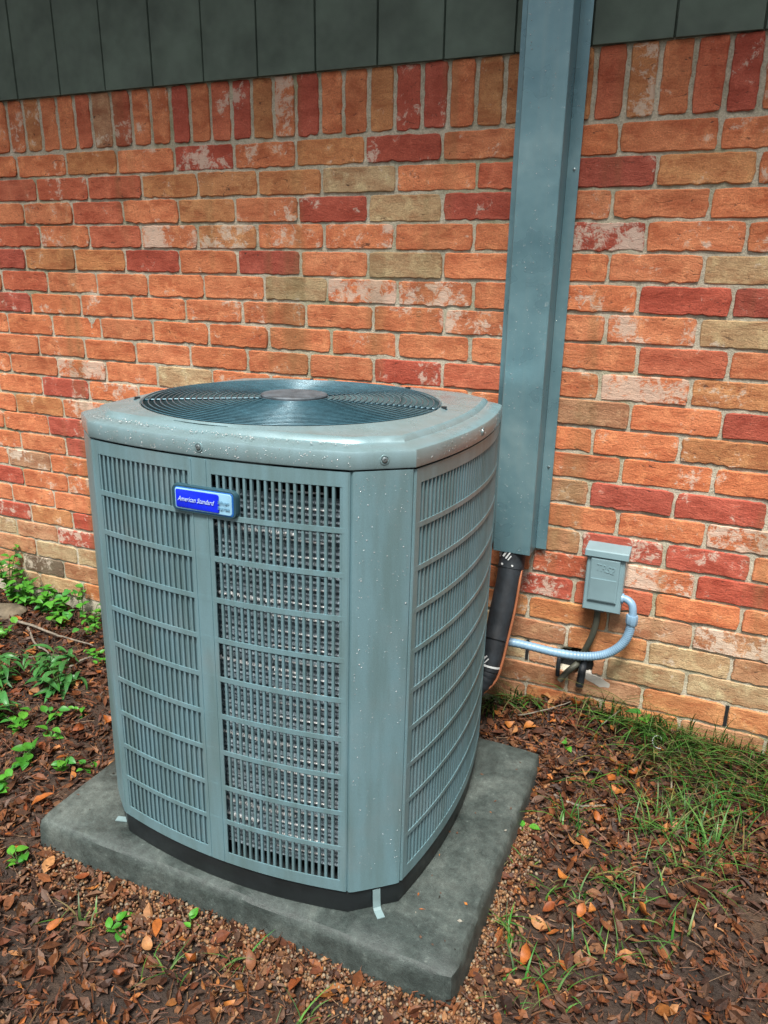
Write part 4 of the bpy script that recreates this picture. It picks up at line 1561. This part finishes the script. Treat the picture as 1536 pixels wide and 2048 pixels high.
weed('leafy_weed', -.20, -.08, .09, 9, 5, ROUND, 'bright green weed at the right end of the dense row by the wall', 'weed', .055, 1.0)
weed('leafy_weed', -.13, -.13, .06, 7, 4, ROUND, 'small green weed below the dense row, near the curled leaves', 'weed', .045, .9)
weed('leafy_weed', -.12, -.04, .12, 3, 5, ROUND, 'thin green sprig standing alone against the mortar at the wall base', 'weed', .03, .75)
weed('leafy_weed', -.04, -.07, .07, 6, 4, ROUND, 'low green weed at the condenser end of the wall base', 'weed', .05, .85)
weed('arching_weed', .10, -.40, .075, 6, 6, LONG, 'weed with long arching dark green leaflets left of the condenser', 'weed', .09, 1.0)
weed('arching_weed', .21, -.47, .07, 6, 6, LONG, 'drooping fern-like weed nearest the condenser louvres', 'weed', .07, 1.0)
weed('arching_weed', .03, -.52, .09, 7, 6, LONG, 'drooping dark green weed at the left edge of the picture', 'weed', .08, 1.0)
weed('clover', .31, -.59, .035, 6, 2, ROUND, 'clover-like seedling with round lobed leaves left of the pad', 'weed', .035, .7)
weed('clover', .38, -.66, .035, 2, 2, ROUND, 'single flat green seedling above the pad\'s left corner', 'weed', .02, 1.0)
weed('clover', .37, -.54, .03, 5, 2, ROUND, 'small pale green seedling close to the louvred face', 'weed', .03, .6)
weed('clover', .52, -.76, .045, 5, 2, ROUND, 'tall clover sprig beside the left edge of the pad', 'weed', .03, .7)
weed('clover', .56, -.72, .03, 4, 2, ROUND, 'low clover touching the left edge of the pad', 'weed', .03, .6)
weed('clover', .43, -.88, .06, 6, 3, ROUND, 'larger green weed off the left corner of the pad', 'weed', .05, 1.0)
weed('clover', .48, -.98, .06, 5, 3, ROUND, 'dark green weed at the lower left below the pad corner', 'weed', .05, 1.0)
weed('clover', 1.10, -1.00, .03, 3, 2, ROUND, 'bright green seedling in the gravel in front of the pad', 'weed', .02, .6)
weed('clover', .21, -.29, .03, 4, 2, ROUND, 'pale green seedling beside the lower louvres', 'weed', .03, .7)
weed('leafy_weed', .02, -.14, .05, 5, 3, ROUND, 'small bright weed between the long twig and the condenser', 'weed', .05, .8)
weed('leafy_weed', -.22, -.30, .05, 6, 3, ROUND, 'low green weed below the long grey twig at the left edge', 'weed', .06, .8)
weed('clover', .14, -.26, .03, 4, 3, ROUND, 'round-leaved seedling under the end of the long grey twig', 'weed', .03, .6)
weed('clover', .26, -.66, .05, 6, 3, ROUND, 'leafy green weed left of the flat seedling, at the picture edge', 'weed', .05, .9)
weed('arching_weed', .16, -.68, .08, 6, 6, LONG, 'large dark drooping weed at the left edge, level with the pad top', 'weed', .08, 1.1)
weed('clover', .66, -1.02, .03, 4, 2, ROUND, 'small seedling just off the front left corner of the pad', 'weed', .03, .7)
weed('clover', .98, -1.06, .03, 4, 2, ROUND, 'dark seedling in the litter below the pad\'s front edge', 'weed', .03, .7)
weed('clover', .40, -.78, .05, 5, 3, ROUND, 'green weed beside the pad corner weed, nearer the condenser', 'weed', .04, .9)
weed('broadleaf_seedling', 1.835, -.05, .105, 2, 2, ROUND, 'broad bright green leaf standing in the grass under the box', 'weed', .015, 1.25)
weed('clover', 1.635, -.47, .02, 3, 2, ROUND, 'small green seedling at the right edge of the pad', 'weed', .02, .7)
weed('clover', 1.67, -.17, .02, 2, 2, ROUND, 'tiny green leaflet in the mulch behind the pad', 'weed', .01, .55)

# ------------------------------------------------------------------ twigs, stone, odds and ends
def twig(pts, r_, label):
    b = MB()
    P = [Vector((x, y, gz(x, y) + h)) for x, y, h in pts]
    P = spline(P, 6)
    for p in P:
        p += Vector((lr.gauss(0, .0012), lr.gauss(0, .0012), lr.gauss(0, .0008)))
    b.tube(P, [r_ * (1.1 - .7 * i / len(P)) for i in range(len(P))], n=6)
    o = b.build('twig', MAT['bark'], smooth=True)
    tag(o, label, 'twig')
twig([(-.30, -.20, .02), (-.17, -.21, .022), (-.05, -.22, .02), (.10, -.215, .016)], .0055, 'long lichen-grey twig lying in front of the weeds')
twig([(-.19, -.22, .02), (-.07, -.30, .02), (.02, -.33, .02), (.08, -.42, .014)], .004, 'bent grey twig forking off towards the arching weed')
twig([(-.10, -.42, .012), (.0, -.36, .014), (.06, -.31, .012)], .003, 'short brown twig at the left edge of the picture')
twig([(.14, -.36, .008), (.17, -.33, .03), (.19, -.31, .035)], .004, 'stubby twig standing up left of the louvres')
twig([(1.67, -.34, .012), (1.73, -.355, .014), (1.79, -.33, .012)], .004, 'dark twig on the mulch by the pad\'s rear corner')
twig([(1.52, -.10, .02), (1.60, -.085, .025), (1.66, -.03, .02)], .0022, 'thin pale twig across the mulch mound')
twig([(1.74, -.09, .02), (1.78, -.05, .05)], .0022, 'reddish stalk leaning on the grass below the hole')
b = MB()
rings = []
for j in range(6):
    ph = -.3 + j / 5 * 1.85
    rings.append([])
    for k in range(16):
        a = k / 16 * 2 * math.pi
        rr_ = 1 + .22 * noise.noise(Vector((math.cos(a) * 1.5, math.sin(a) * 1.5, j * .4)))
        rings[-1].append((.105 * rr_ * math.cos(ph) * math.cos(a), .055 * rr_ * math.cos(ph) * math.sin(a), .035 * math.sin(ph) + .004 * noise.noise(Vector((a * 3, j, 0)))))
b.loft(rings, cap=True)
o = b.build('stone', MAT['weathered_wood'], smooth=True, loc=(-.40, -.15, gz(-.40, -.15)))
o.rotation_euler = (0, 0, .35)
tag(o, 'flat mossy brown stone at the left edge under the weeds', 'stone')
b = MB()
pts = [(.014 * math.cos(a), .014 * math.sin(a), .003 * k) for k, a in enumerate([i * .5 for i in range(11)])]
b.tube(pts, .0013, n=6)
o = b.build('plastic_ring', MAT['white_print'], smooth=True, loc=(1.88, -.10, gz(1.88, -.10) + .035))
o.rotation_euler = (1.2, 0, .3)
tag(o, 'small white plastic ring in the grass on the right', 'ring')
